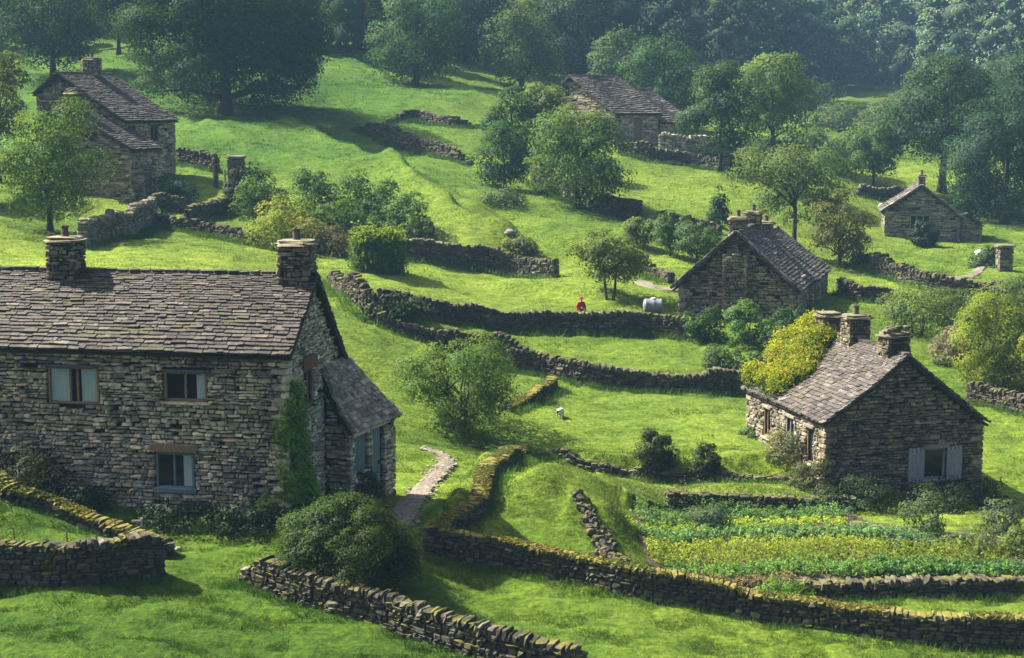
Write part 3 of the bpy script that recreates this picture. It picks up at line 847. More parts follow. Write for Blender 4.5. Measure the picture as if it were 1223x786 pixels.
# middle cottage with two roof slopes showing
zl3, za3 = zray(343,87), zray(278,88.4)
H3 = House('stone_cottage', (9.47,89.0), (.951,-.309), 'gabled stone cottage with a chimney breast on its end wall, by the grey tank', gz(12,88)-1.0, 6.5, 6.4, 3.25, zl3-.05, zl3, za3, pal=PAL_GABLE*.7, gpal=PAL_DARK*.85, size=(.34,.15), seed=41, width=.36, expo=.26, rpal=PAL_SLATE_L)
H3.door('right', 3.6, 4.5, gz(15,88)-.1, gz(15,88)+1.9, 'wood'); H3.window('right', 1.2, 2.0, zl3-1.7, zl3-.5, t=.06, mull=(.5,))
H3.walls(); r3 = H3.roof(ov=.5, vg=.25, sag=.10, verge=True); H3.windows(); H3.doors()
H3.chimney(3.25, .45, .95, .8, za3-.5, za3+.72, r3); H3.chimney(3.25, 5.7, .9, .8, za3-.4, za3+.72, r3)
def breast():
    mb = MB(); o = H3.p(2.55,0,0)+Zv*H3.zb; ht = za3-H3.zb-.55
    rubble(mb, o-H3.b*.35, H3.d, -H3.b, 1.4, lambda u: ht-abs(u-.7)*.9, (.36,.14), .2, (), PAL_DARK*.8, 44)
    rubble(mb, o-H3.b*.35, H3.b, -H3.d, .35, lambda u: ht-.65, (.3,.14), .2, (), PAL_DARK*.8, 45)
    rubble(mb, o-H3.b*.35+H3.d*1.4, H3.b, H3.d, .35, lambda u: ht-.65, (.3,.14), .2, (), PAL_DARK*.8, 46)
    box(mb, o+H3.d*.7-H3.b*.15+Zv*(ht-.8)/2, (1.1,.3,ht-.85), H3.d, -H3.b, Zv, (.028,.025,.021))
    mb.build('chimney_breast', 'stone_dark', H3.root, H3.org)
breast()
# lower rear wing of the middle cottage
O3 = H3.p(.7, 6.65, 0)
H3b = House('stone_cottage_wing', O3[:2], (.951,-.309), 'lower stone wing joined behind the middle cottage, with a short chimney', gz(17,94)-1.0, 6.0, 7.4, 2.7, zl3-.35, zl3-.25, za3-.75, cat='cottage wing', pal=PAL_DARK, size=(.37,.17), seed=47, width=.36, expo=.26, rpal=PAL_SLATE_L, host=H3)
H3b.window('right', 1.0, 2.0, zl3-2.1, zl3-.8, t=.07, mull=(.5,)); H3b.walls(); r3b = H3b.roof(ov=.3, vg=.12, sag=.1); H3b.windows()
H3b.chimney(2.7, 2.9, .85, .8, za3-1.2, za3-.15, r3b)

# upper left farmhouse
E = (-28.3+5.6*-.94-2*.94, 116+7.6*.35)
d4 = (.94,-.35); W4 = 7.6
ze4, za4 = zray(144,116), zray(88,118)
H4 = House('stone_farmhouse', (-28.3-.94*7.6, 116+.35*7.6), d4, 'tall dark stone farmhouse with slate roof on the upper left slope', zray(222,116)-.8, 7.6, 6.8, 2.0, ze4+2.0, ze4, za4, cat='farmhouse', pal=PAL_HOUSE*.8, gpal=PAL_DARK*.85, size=(.46,.17), seed=61, width=.42, expo=.32)
H4.window('right', .5, 1.5, ze4-1.75, ze4-.35, t=.07, mull=(.5,)); H4.window('right', 3.4, 4.5, ze4-1.6, ze4-.3, t=.07, mull=(.5,)); H4.window('right', 3.4, 4.4, ze4-3.7, ze4-2.1, t=.07, mull=(.5,))
H4.walls(simple=True); r4 = H4.roof(ov=.3, vg=.2); H4.windows(); H4.chimney(2.0, 4.3, 1.1, 1.0, za4-.5, za4+1.1, r4)
bx0 = np.array([-27.0,112.5])
ze5, za5 = zray(178,112.5), zray(131,114.3)
H5 = House('farmhouse_wing', (bx0[0]-.94*7.8, bx0[1]+.35*7.8), d4, 'lower gabled stone wing in front of the upper left farmhouse', zray(240,112.5)-.8, 7.8, 3.4, 2.6, ze5+1.3, ze5, za5, cat='farmhouse wing', pal=PAL_HOUSE*.7, gpal=PAL_DARK*.85, size=(.46,.15), seed=64, width=.42, expo=.32, host=H4)
H5.door('right', 1.5, 2.5, zray(240,112.5)-.1, zray(240,112.5)+1.9, 'wood'); H5.walls(simple=True); r5 = H5.roof(ov=.3, vg=.2); H5.doors()
H5.chimney(2.6, .7, 1.1, .9, za5-.5, za5+1.1, r5, pot=False, rough=True)

# old barn above the middle trees
zl6, za6 = zray(134,155), zray(91,158.6)
H6 = House('stone_barn', (10-.75*11, 155+.66*11), (.75,-.66), 'long stone barn with a sagging slate roof behind the round tree', zray(166,156)-1.2, 11., 7.2, 5.5, zl6, zl6, za6, cat='barn', pal=PAL_GABLE*.85, gpal=PAL_DARK*.95, size=(.6,.2), seed=71, width=.55, expo=.45, rpal=PAL_SLATE_L)
H6.window('front', 4.6, 5.3, za6-1.9, za6-1.0, t=.06, mull=(), sill=False)
H6.door('right', 3.0, 4.6, zray(166,156)-.2, zl6-.6, 'wood'); H6.walls(simple=True); H6.roof(ov=.5, vg=.3, sag=.35); H6.doors()
O6 = H6.p(.9, 7.45, 0)
H6b = House('barn_annexe', O6[:2], (.75,-.66), 'lower barn annexe with a slipped slate roof at the far end', zray(166,160)-1.2, 10.2, 5.4, 4.8, zl6-.9, zl6-.9, za6-1.25, cat='barn annexe', pal=PAL_GABLE*.9, size=(.6,.2), seed=76, width=.55, expo=.45, rpal=PAL_SLATE_L, host=H6)
H6b.walls(simple=True); H6b.roof(ov=.5, vg=.25, sag=.3)

# small house on the right
zl7, za7 = zray(251,135), zray(224,135)
gx = P(1057, 254, 135.5)
H7 = House('stone_outhouse', (gx[0], gx[1]), (.985,-.17), 'small single storey stone house with a thin chimney under the tall tree', zray(290,135)-1.2, 6.3, 5.2, 3.0, zl7, zl7-.5, za7+.1, cat='outhouse', pal=PAL_GABLE*.5, size=(.46,.16), seed=81, width=.42, expo=.34, rpal=PAL_SLATE_L*1.2)
for k in range(1): H7.window('front', 2.1, 3.8, zray(274,135), zray(255,135)-.15, t=.09, mull=(.34,.66), mat='greywood')
H7.walls(simple=True); r7 = H7.roof(ov=.45, vg=.3, verge=True); H7.windows(); H7.chimney(3.0, .5, .6, .55, za7-.3, za7+.9, r7, pot=True)
# ruined low wing at its right
O7 = H7.p(6.45, .3, 0)
H7b = House('stone_lean_to', O7[:2], (.985,-.17), 'roofless looking stone lean-to at the right end of the small house', zray(300,133)-1.0, 1.7, 3.4, .4, zl7-.5, zl7-1.2, zl7-.4, cat='lean-to', pal=PAL_GABLE*.45, size=(.46,.16), seed=85, width=.42, expo=.34, host=H7)
H7b.walls(simple=True); H7b.roof(ov=.2, vg=.15)

# ================================================================ DRY STONE WALLS
WALLS = []
def drywall(pp, h, label, width=.55, k=1.0, moss=False, seed=1, name='dry_stone_wall', cat='stone wall', cop=True, taper=(0,0), xy=None, pal=PAL_DRY, rough=.12, group=None):
    rs = np.random.RandomState(seed)
    xy, s = px_path(pp, .3) if xy is None else xy
    z = ground(xy[:,0], xy[:,1]); L = s[-1]; WALLS.append((xy, width))
    t = np.gradient(xy, axis=0); t /= np.linalg.norm(t, axis=1)[:,None]; nr = np.stack([-t[:,1], t[:,0]], 1)
    hv = h*(1+rough*2*fbm(s*.45+seed*3.1, s*0+1.7, 3))
    if taper[0]: hv = hv*(.25+.75*sstep(0, taper[0], s))
    if taper[1]: hv = hv*(.25+.75*sstep(0, taper[1], L-s))
    I = lambda arr, q: np.interp(q, s, arr)
    mb = MB(); rec = []; ln, hh = .25*k, .125*k
    v = -.15
    while v < hv.max():
        hc = hh*(.7+.7*rs.rand())
        for sd in (-1, 1):
            u = -rs.rand()*ln
            while u < L:
                l = ln*(.45+1.1*rs.rand()); uc = u+l/2; u += l
                if uc < 0 or uc > L or v > I(hv, uc)-hc*.4: continue
                rec.append((uc, v+hc/2+(rs.rand()-.5)*.03, l, hc, sd))
        v += hc
    r = np.array(rec); n = len(r)
    X = np.stack([I(xy[:,0], r[:,0]), I(xy[:,1], r[:,0])], 1); Z = I(z, r[:,0]); T = np.stack([I(t[:,0], r[:,0]), I(t[:,1], r[:,0])], 1)
    T /= np.linalg.norm(T, axis=1)[:,None]; Nn = np.stack([-T[:,1], T[:,0]], 1)
    dp = width*.42; off = width/2*(1.12-.3*np.clip(r[:,1]/h, 0, 1))-dp/2+(rs.rand(n)-.5)*.07*k
    cen = np.column_stack([X+Nn*(off*r[:,4])[:,None], Z+r[:,1]])
    slope = np.interp(r[:,0], s, np.gradient(z, s)); tl = np.arctan(slope)*.8+(rs.rand(n)-.5)*.22
    U = np.column_stack([T*np.cos(tl)[:,None], np.sin(tl)]); Wd = np.column_stack([-T*np.sin(tl)[:,None], np.cos(tl)])
    N3 = np.column_stack([Nn, np.zeros(n)])
    add_blocks(mb, cen, U, N3, Wd, np.stack([r[:,2]-.028, np.full(n, dp), r[:,3]-.02], 1), pick(pal, n, rs, PAL_DRYP if len(pal)==7 else None, .4), .30, rs)
    # hearting
    m = len(xy); ring = []
    for (o, hz) in ((-.36,-.4), (.36,-.4), (.24, .0), (-.24, .0)):
        zz = z+(hz if hz < 0 else hv-.10*k); ring.append(np.column_stack([xy+nr*(o*width), zz]))
    R = np.stack(ring, 1).reshape(-1,3); q = []
    for i in range(m-1):
        for j in range(4):
            a = i*4+j; b = i*4+(j+1) % 4; q.append([a, a+4, b+4, b])
    q += [[0,1,2,3], [(m-1)*4+3,(m-1)*4+2,(m-1)*4+1,(m-1)*4]]
    mb.add(R, q, None, (.04,.037,.03))
    # wall ends
    for e, sg in ((0,-1), (m-1,1)):
        vv = -.1
        while vv < hv[e]-.05:
            hc = hh*(.8+.6*rs.rand())
            for o in (-.17, .17):
                box(mb, np.array([*(xy[e]+nr[e]*o*width*1.3+t[e]*sg*.02), z[e]+vv+hc/2]), (width*.42,.3*k,hc-.01), (*nr[e],0), (*t[e],0), Zv, pick(pal,1,rs)[0], .2)
            vv += hc
    o = mb.build(name, 'dry', None, np.array([*xy[0], z[0]]))
    tagobj(o, label, cat, group, 'thing')
    if cop:
        cb = MB(); u = 0.; c=[];U_=[];N_=[];W_=[];S_=[]
        while u < L:
            l = (.11+.16*rs.rand())*k; uc = min(u+l/2, L); u += l
            px_, py_ = I(xy[:,0], uc), I(xy[:,1], uc); tt = np.array([I(t[:,0], uc), I(t[:,1], uc)]); tt /= np.linalg.norm(tt)
            a = (rs.rand()-.5)*(.3 if moss else .6); ch = (.16+(.06 if moss else .16)*rs.rand())*k
            U3 = np.array([*(tt*cos(a)), sin(a)]); W3 = np.array([*(-tt*sin(a)), cos(a)]); N3_ = np.array([-tt[1], tt[0], 0])
            c.append((px_, py_, I(z, uc)+I(hv, uc)+ch*.28-.05)); U_.append(U3); N_.append(N3_); W_.append(W3); S_.append((l*.95, width*(.72+.3*rs.rand()), ch))
        n = len(c); cp = np.array([[.13,.115,.05],[.11,.10,.06],[.15,.14,.10],[.09,.085,.05]]) if moss else pal*1.1
        add_blocks(cb, np.array(c), np.array(U_), np.array(N_), np.array(W_), np.array(S_), pick(cp, n, rs, None if moss else (PAL_DRYP if len(pal)==7 else None)), .26, rs)
        cb.build('coping', 'mossy' if moss else 'dry', o, np.array([*xy[0], z[0]]))
        if moss:
            m = int(L*420); sp = rs.rand(m)*L; of = (rs.rand(m)-.5)*width*1.05
            q = np.stack([I(xy[:,0], sp)+I(nr[:,0], sp)*of, I(xy[:,1], sp)+I(nr[:,1], sp)*of, I(z, sp)+I(hv, sp)+.05+.09*rs.rand(m)-.22*np.abs(of/width)**2], 1)
            kp = fbm(sp*.9+seed, of*2, 3) > -.08; q = q[kp]; m = len(q); gold = np.clip(.5+1.2*fbm(sp[kp]*.5, of[kp], 2), 0, 1)[:,None]
            ms = MB(); leaves(ms, q, rs.randn(m,3)*.5+Zv, .085, (np.array([.16,.15,.03])*gold+np.array([.08,.11,.02])*(1-gold))*(1+.3*(rs.rand(m,1)*2-1)), rs, .8)
            ms.build('moss', 'leaf', o, np.array([*xy[0], z[0]]))
    return o
DW = 'dry stone walls across the fields'
drywall([(-70,698),(0,695),(95,695),(189,689)], 1.0, 'straight dry stone wall at the bottom left corner, ending in a square end', seed=1, group=DW)
drywall([(296,692),(345,712),(400,730),(460,748),(520,768),(600,792),(690,815)], .82, 'dark dry stone wall running diagonally below the large round bush', seed=2, taper=(1.0,0), group=DW)
drywall([(-60,565),(0,588),(60,612),(110,634),(160,652),(196,664)], .42, 'low mossy kerb wall curving below the near cottage front', .7, moss=True, seed=3, group=DW)
drywall([(514,658),(560,669),(600,675),(680,692),(760,712),(850,729),(930,746),(1010,757),(1110,768),(1240,774)], .80, 'long dark dry stone wall sweeping along the bottom right pasture', moss=True, seed=4, group=DW)
drywall([(516,655),(530,640),(556,622),(573,603),(577,585),(585,566),(606,550),(625,545)], .38, 'low curved wall capped with yellow moss beside the stone path', .62, moss=True, seed=5, group=DW)
drywall([(622,546),(690,554),(760,563),(830,570),(900,576),(965,581)], .28, 'low half buried wall below the two round bushes', .5, seed=6, cop=False, group=DW)
drywall([(800,604),(870,607),(940,609),(1016,610)], .5, 'short dark retaining wall at the back of the vegetable garden', seed=7, cop=False, group=DW)
drywall([(958,713),(1000,713),(1080,711),(1150,711),(1240,708)], .42, 'low dark wall along the front edge of the vegetable garden', seed=8, group=DW)
def ditch():
    rs = np.random.RandomState(9); xy, sp = px_path([(690,596),(702,616),(716,640),(728,662),(741,680)], .2); m = 300
    k = rs.randint(0, len(xy), m); f = k/len(xy); o = rs.randn(m)*(.10+.20*f); p = xy[k]+np.stack([o, rs.randn(m)*.15], 1)
    z = ground(p[:,0], p[:,1])+.05+.10*np.exp(-(o/.3)**2)*rs.rand(m); U = rs.randn(m,3)*np.array([1,1,.35]); U /= np.linalg.norm(U,axis=1)[:,None]
    Wv = np.cross(U, rs.randn(m,3)); Wv /= np.linalg.norm(Wv,axis=1)[:,None]; Nn = np.cross(Wv, U)
    b_ = .07+.17*rs.rand(m)**2; mb = MB()
    add_blocks(mb, np.column_stack([p, z]), U, Nn, Wv, np.stack([b_*1.4, b_, b_*.7], 1), pick(PAL_DRY*1.25, m, rs, PAL_DRYP, .35), .26, rs)
    c0 = np.array([*xy[0], gz(*xy[0])]); o_ = mb.build('rubble_stones', 'dry', None, c0); tagobj(o_, 'loose rubble lining the ditch beside the grassy mound', 'rubble', None, 'stuff')
ditch()
drywall([(393,340),(430,358),(470,372),(520,383),(580,391),(650,394),(720,396),(770,398),(815,402)], .95, 'long dry stone wall in front of the grey tank and person in red', k=1.15, seed=10, taper=(2,0), group=DW)
drywall([(476,308),(510,312),(560,319),(610,326),(662,332)], 1.15, 'dry stone wall right of the ivy block, ending in a thick end', .7, k=1.25, seed=11, group=DW)
drywall([(610,438),(650,447),(700,459),(760,466),(830,469),(895,471)], .9, 'dark field wall left of the yellow creeper cottage', k=1.1, seed=13, rough=.3, group=DW)
drywall([(455,392),(500,408),(560,424),(615,432),(640,444)], .85, 'broken bank wall behind the leafy multi stemmed tree', k=1.1, seed=14, rough=.45, group=DW)
drywall([(606,490),(630,484),(645,474),(660,463)], .45, 'short low mossy wall curving right of the leafy multi stemmed tree', moss=True, seed=15, taper=(2,0), group=DW)
drywall([(430,156),(480,172),(540,190),(560,197)], 1.1, 'dark wall high on the hillside below the shorter of two upper walls', .7, k=1.7, seed=16, taper=(2,2), cop=False, group=DW)
drywall([(464,146),(500,142),(540,150),(570,152)], .9, 'uppermost dark wall on the open hillside', .7, k=1.7, seed=17, taper=(2,2), cop=False, group=DW)
drywall([(640,214),(665,228),(700,246),(730,256),(762,262)], 1.4, 'thick dark wall under the round tree in front of the barn', .8, k=1.5, seed=18, cop=False, group=DW)
drywall([(742,184),(790,192),(830,199),(885,206)], .9, 'long wall along the field edge below the barn', .7, k=1.7, seed=19, group=DW)
drywall([(790,180),(830,184),(872,186)], 1.5, 'pale garden wall behind the field edge wall beside the barn', .6, k=1.7, seed=20, pal=PAL_GABLE*.75, group=DW)
drywall([(100,296),(130,284),(160,272),(182,264)], 1.35, 'tall terrace wall below the upper left farmhouse', .7, k=1.3, seed=21, pal=PAL_GABLE*.42, group=DW)
drywall([(183,252),(200,254),(218,256)], 1.0, 'dark garden wall under the upper left farmhouse door', .6, k=1.3, seed=22, group=DW)
drywall([(184,268),(215,275),(250,280),(305,292)], .6, 'low dark wall bounding the lit lawn under the farmhouse', .6, k=1.3, seed=23, group=DW)
drywall([(226,268),(245,264),(262,260),(276,254)], 1.0, 'stepped garden wall rising to the ivy covered gate pier', .6, k=1.3, seed=24, group=DW)
drywall([(215,196),(235,200),(258,206)], 1.2, 'dark wall beside the upper left farmhouse corner', .6, k=1.4, seed=25, group=DW)
drywall([(742,318),(765,326),(800,338)], .5, 'low broken wall beside the little track by the middle cottage', .6, k=1.3, seed=26, rough=.4, group=DW)
drywall([(790,262),(830,272),(858,280)], .5, 'low field wall left of the small conifer', .6, k=1.4, seed=27, rough=.4, group=DW)
drywall([(1022,318),(1060,330),(1100,344),(1150,350),(1240,358)], .85, 'dark wall below the small stone house lawn', .7, k=1.4, seed=28, rough=.3, group=DW)
drywall([(1004,352),(1030,360),(1064,362)], .85, 'short dark wall behind the right end of the middle cottage', .6, k=1.3, seed=29, group=DW)
drywall([(1160,476),(1190,486),(1240,500)], .8, 'dark wall behind the yellow flowering shrubs at right', .6, k=1.1, seed=30, group=DW)
drywall([(1026,234),(1060,238),(1095,240)], .8, 'wall behind the roof of the small stone house', .6, k=1.6, seed=31, group=DW)
drywall([(186,88),(210,102),(240,112),(262,120)], .8, 'wall in the shade left of the great dark tree trunk', .6, k=1.8, seed=32, cop=False, group=DW)

def pier(px, py, top, w, label, cap=True, seed=1, rough=False):
    b = at(px, py); sc_ = np.hypot(b[0], b[1])/F; h = (py-top)*sc_; mb = MB()
    for (u, n) in (((1,0,0),(0,-1,0)), ((-1,0,0),(0,1,0)), ((0,1,0),(1,0,0)), ((0,-1,0),(-1,0,0))):
        u = np.array(u, float); n = np.array(n, float)
        rubble(mb, b-u*w/2+n*w/2-Zv*.3, u, n, w, lambda q: h+.3, (.42,.18), .2, (), PAL_GABLE*.3, seed, simple=True)
    box(mb, b+Zv*h/2, (w-.2,w-.2,h-.05), col=(.028,.025,.021))
    o = mb.build('gate_pier', 'stone_dark', None, b); tagobj(o, label, 'gate pier', None, 'thing')
    cm = MB(); box(cm, b+Zv*(h+.08), (w+.3,w+.3,.2), col=PAL_GABLE[0]*.35, jit=.08); cm.build('cap_stone', 'stone_dark', o, b); return o
pier(1199, 324, 296, .98, 'square stone gate pier with flat cap at the end of the small track', seed=3)
pier(283, 240, 190, 1.1, 'tall stone gate pier half covered in ivy beside the shrub thicket', seed=4)

# ================================================================ VEGETATION
LEAFGAIN = 1.4
PROF = {
 'round': lambda t: np.sqrt(np.clip(1-(2*t-1)**2, 0, 1))**.8,
 'dome': lambda t: np.where(t < .32, .78+.22*np.sin(t/.32*pi/2), np.sqrt(np.clip(1-((t-.32)/.68)**2, 0, 1))),
 'tall': lambda t: np.clip(np.sin(np.clip(t,0,1)**.75*pi), 0, 1)**.55,
 'cone': lambda t: np.clip(1.02-t, 0, 1)**.9,
 'vase': lambda t: np.sqrt(np.clip(1-(1.6*(t-.62))**2, 0, 1)),
}
def crown_points(rs, W, H, c0, prof, nleaf, nclump, size, tone, var=.24, inner=.14, rag=1.0, clumpr=.15):
    f = PROF[prof]; zc0 = H*c0; hc = H-zc0
    ts = np.linspace(0.02, .98, 50); pr = f(ts)+.15; cdf = np.cumsum(pr)/pr.sum()
    t = np.interp(rs.rand(nclump), cdf, ts); a = (np.arange(nclump)*2.39996+rs.rand(nclump)*.9)
    rad = f(t)*W/2*np.clip(.52+.40*rs.rand(nclump)**.7, 0, .9)
    lop = 1+.16*rag*np.sin(a*2+rs.rand()*6)+.10*rag*np.sin(a*3+rs.rand()*6)
    C = np.stack([np.cos(a)*rad*lop, np.sin(a)*rad*lop, zc0+t*hc*.92+.04*hc], 1)
    cr = W*clumpr*(.65+.8*rs.rand(nclump))
    k = rs.choice(nclump, nleaf, p=cr**2/np.sum(cr**2))
    d = rs.randn(nleaf, 3); d[:,2] += .55; d /= np.linalg.norm(d, axis=1)[:,None]
    out = C[k]-np.array([0,0,zc0+hc*.4]); out /= (np.linalg.norm(out, axis=1)[:,None]+1e-9)
    p = C[k]+d*(cr[k]*(.62+.45*rs.rand(nleaf)**.7))[:,None]*np.array([1,1,.78])
    ms = rs.rand(nleaf) < .05; p[ms] += d[ms]*(cr[k][ms]*(.15+.6*rs.rand(ms.sum())**2))[:,None]
    ni = rs.rand(nleaf) < inner
    p[ni] = (p[ni]-np.array([0,0,zc0+hc*.45]))*.62+np.array([0,0,zc0+hc*.45])
    nrm = d*1.0+out*.25+rs.randn(nleaf,3)*.42+np.array([0,0,.25])
    cl = 1+var*(rs.rand(nclump)*2-1); hue = rs.rand(nclump)
    col = np.asarray(tone)[None]*LEAFGAIN*cl[k][:,None]*(1+.17*(rs.rand(nleaf,1)*2-1))
    col = col*(1+np.array([.28,.06,-.2])*((hue[k]*1.2+rs.rand(nleaf)*.3-.75)[:,None]))
    p[:,2] = np.maximum(p[:,2], .06)
    sn = d*.9+out*.45+np.array([0,0,.15]); sn /= np.linalg.norm(sn, axis=1)[:,None]
    ccol = np.asarray(tone)[None]*LEAFGAIN*cl[:,None]*(1+np.array([.28,.06,-.2])*(hue*1.2-.6)[:,None])
    return p, nrm, col, C, sn, cr, ccol

DK=(.020,.048,.014); MD=(.036,.078,.018); LT=(.045,.085,.017); YL=(.115,.150,.022); BL=(.022,.052,.022); GR=(.055,.085,.03)

def tree(px, py, top, wpx, label, c0=.14, prof='round', tone=MD, Y=None, seed=1, name='tree', cat='tree', group=None, k=1.0, clumps=None, trunk=1.0, lean=0., multi=1, rag=1.0, leafk=1.0, clumpr=.15, dens=1.0, sink=.1, limbs=9, mat='leaf'):
    rs = np.random.RandomState(seed*13+5)
    b = at(px, py) if Y is None else onray(px, Y)
    fw = b[1]*cos(TILT)-(b[2]-CAMZ)*sin(TILT)
    _, pyb = project(b)
    H = max((pyb-top)*fw/F, .5)*1.0; W = wpx*fw/F
    b = b-Zv*sink
    size = float(np.clip(.0018*fw, .10, .5))*leafk
    n = int(np.clip(13.5*W*H*dens/size**2*.8, 1800, 52000)*k)
    nc = clumps or int(np.clip(22+W*5.5, 26, 80))
    p, nrm, col, C, sn, cr, ccol = crown_points(rs, W, H, c0, prof, n, nc, size, tone, rag=rag, clumpr=clumpr)
    root = empty(name, b, label, cat, group)
    mb = MB(); leaves(mb, p, nrm, size, col, rs, sn=sn); mb.build('crown' if cat=='tree' else 'foliage', mat, root, local=True)
    # trunk and limbs
    tb = MB(); r0 = max(.035*W, .04)*trunk; 
    for m in range(multi):
        a = m*2.4+rs.rand(); sp = 0 if multi == 1 else .10*W
        bx, by = cos(a)*sp*.4, sin(a)*sp*.4
        zt = H*(.72 if prof != 'cone' else .95); nn = 7; pts=[]
        for i in range(nn):
            t = i/(nn-1); pts.append([bx*(1+2.2*t)+lean*t*W+.03*W*(rs.rand()-.5)*t, by*(1+2.2*t)+.03*W*(rs.rand()-.5)*t, -.35+(zt+.35)*t])
        rr = r0/sqrt(multi)
        tube(tb, pts, [rr*(1.45 if i == 0 else 1)*(1-.8*i/(nn-1)) for i in range(nn)], 8)
        pts = np.array(pts)
        sel = C[rs.choice(len(C), min(max(3, limbs//multi), len(C)), replace=False)]
        for c in sel:
            zz = np.clip(c[2]*.55+H*c0*.35, H*c0*.5, zt*.9); j = np.interp(zz, pts[:,2], np.arange(nn)); i0 = int(min(j, nn-2)); s0 = pts[i0]+(pts[i0+1]-pts[i0])*(j-i0)
            mid = (s0+c)/2+np.array([0,0,.04*H])
            tube(tb, [s0, mid, c], [rr*.42, rr*.26, rr*.08], 5)
    tb.build('trunk' if cat == 'tree' else 'stems', 'bark', root, smooth=True, local=True)
    return root

TG='trees on the hillside'
tree(270,136,-62,238,'huge dark broad tree at top left with a thick bare trunk', .07,'dome',(.019,.043,.009),seed=1,trunk=.95,k=1.6,clumps=120,rag=.4,dens=1.3,clumpr=.11,group=TG)
tree(64,78,-40,120,'dark tree in the top left corner behind the farmhouse chimney', .1,'round',DK,seed=2,group=TG,Y=168)
tree(142,62,-60,86,'dark trunked tree between the top left corner tree and the huge broad tree', .3,'round',DK,seed=3,group=TG,Y=182)
tree(418,82,-14,74,'olive green tree on the skyline right of the huge dark tree', .12,'round',(.038,.065,.020),seed=4,group=TG,Y=196)
tree(497,112,-4,112,'full round mid green tree standing alone on the upper pasture', .04,'round',(.030,.072,.022),seed=5,group=TG,clumps=62,k=1.15,Y=178)
tree(556,92,-30,84,'blue green dark tree behind the lone pasture tree', .1,'tall',BL,seed=6,group=TG,Y=216)
tree(623,108,4,94,'light olive green oval tree on the ridge', .06,'tall',(.062,.095,.026),seed=7,group=TG,Y=196)
tree(690,92,-24,96,'dark green tree on the skyline above the barn ridge', .08,'round',(.024,.055,.024),seed=8,group=TG,Y=215)
tree(735,98,40,70,'small pale tree right behind the barn roof ridge', .06,'round',(.045,.08,.026),seed=81,group=TG,Y=205)
tree(792,152,46,114,'rounded dark green tree behind the right end of the barn', .08,'dome',(.024,.060,.022),seed=9,group=TG,Y=178)
tree(860,199,76,84,'tall grey green tree with layered boughs at the wall end by the barn', .14,'tall',(.034,.066,.026),seed=10,group=TG,Y=146,trunk=.9)
tree(922,172,64,92,'fresh green oval tree behind the layered grey green tree', .16,'round',(.085,.135,.034),seed=12,group=TG,Y=164)
tree(604,226,150,74,'dark leafy tree leaning left beside the round tree', .1,'round',(.022,.055,.016),seed=13,group=TG,lean=-.05)
tree(612,196,100,62,'dark narrow tree up the slope behind the leaning tree', .06,'tall',(.028,.065,.020),seed=14,group=TG,Y=140)
tree(650,200,100,62,'pale green feathery tree in front of the barn gable', .1,'round',(.075,.115,.030),seed=15,group=TG,Y=142)
tree(689,246,131,124,'round full tree with sunlit top in front of the barn', .13,'dome',(.048,.092,.020),seed=16,group=TG,clumps=66,k=1.15)
tree(60,292,121,124,'light green airy tree left of the farmhouse, behind the near chimney', .14,'round',(.050,.092,.017),seed=17,group=TG,Y=96,rag=1.3,clumps=55,dens=.7)
tree(0,215,52,74,'pale yellow green tree cut by the left edge of the view', .05,'round',(.07,.10,.025),seed=18,group=TG,Y=118,dens=.7)
tree(547,528,404,150,'light green leafy multi stemmed tree in the middle foreground', .05,'round',(.064,.112,.021),seed=19,group=TG,multi=4,clumps=64,rag=1.4,dens=1.0,Y=65.5,clumpr=.12)
tree(728,372,274,88,'small field tree with a bare forked trunk near the person in red', .30,'dome',(.070,.105,.022),seed=20,group=TG,multi=2,Y=92,rag=1.2,clumpr=.13)
tree(948,318,180,112,'big airy pale green tree behind the middle cottage chimneys', .18,'vase',(.058,.095,.030),seed=21,group=TG,Y=116,rag=1.3,dens=.7,clumps=52)
tree(1002,326,226,78,'yellowish green tree at the right of the big airy tree', .06,'round',(.072,.088,.024),seed=22,group=TG,Y=112,rag=1.1,dens=.8)
tree(1043,222,146,62,'small bright green field tree with dark trunk above the small stone house', .14,'round',(.045,.095,.026),seed=23,group=TG)
tree(1125,238,74,130,'very tall tree with a stout dark trunk behind the small stone house', .22,'tall',(.030,.064,.026),seed=24,group=TG,Y=158,k=1.2,trunk=1.2,clumps=70)
tree(1200,272,108,150,'big dark spreading tree at the right edge over the track', .0,'dome',(.013,.036,.016),seed=25,group=TG,Y=146,k=1.2,clumps=70)
tree(1068,190,118,76,'olive tree left behind the very tall tree', .06,'round',(.058,.082,.028),seed=26,group=TG,Y=190)
tree(1170,120,78,80,'hazy dark tree beyond the very tall tree', .06,'round',(.028,.06,.028),seed=27,group=TG,Y=205)
tree(1225,150,60,90,'hazy green tree on the right edge behind the dark spreading tree', .05,'round',(.034,.07,.03),seed=28,group=TG,Y=215)
tree(858,272,217,30,'small dark conifer standing in the field above the middle cottage', .05,'cone',(.030,.068,.026),seed=29,name='conifer',group=TG,clumpr=.2,clumps=30)
tree(800,312,248,44,'slim pale tree left of the conifer', .1,'round',(.055,.095,.028),seed=30,group=TG,Y=106)
tree(832,318,262,62,'bushy grey green tree behind the left roof of the middle cottage', .03,'round',(.050,.085,.030),seed=31,group=TG,Y=104)
tree(765,300,262,40,'thin light sapling right of the small field tree', .12,'vase',(.065,.10,.03),seed=32,group=TG,Y=108,dens=.6)
tree(1232,200,70,90,'dark green tree cut by the right edge above the spreading tree', .05,'round',(.02,.046,.02),seed=33,group=TG,Y=172)
tree(1000,190,138,90,'soft green tree filling the valley left of the bright field tree', .0,'round',(.04,.078,.03),seed=34,group=TG,Y=205)
tree(530,70,-30,80,'dark tree closing the skyline left of the blue green tree', .05,'round',(.022,.05,.022),seed=35,group=TG,Y=225)
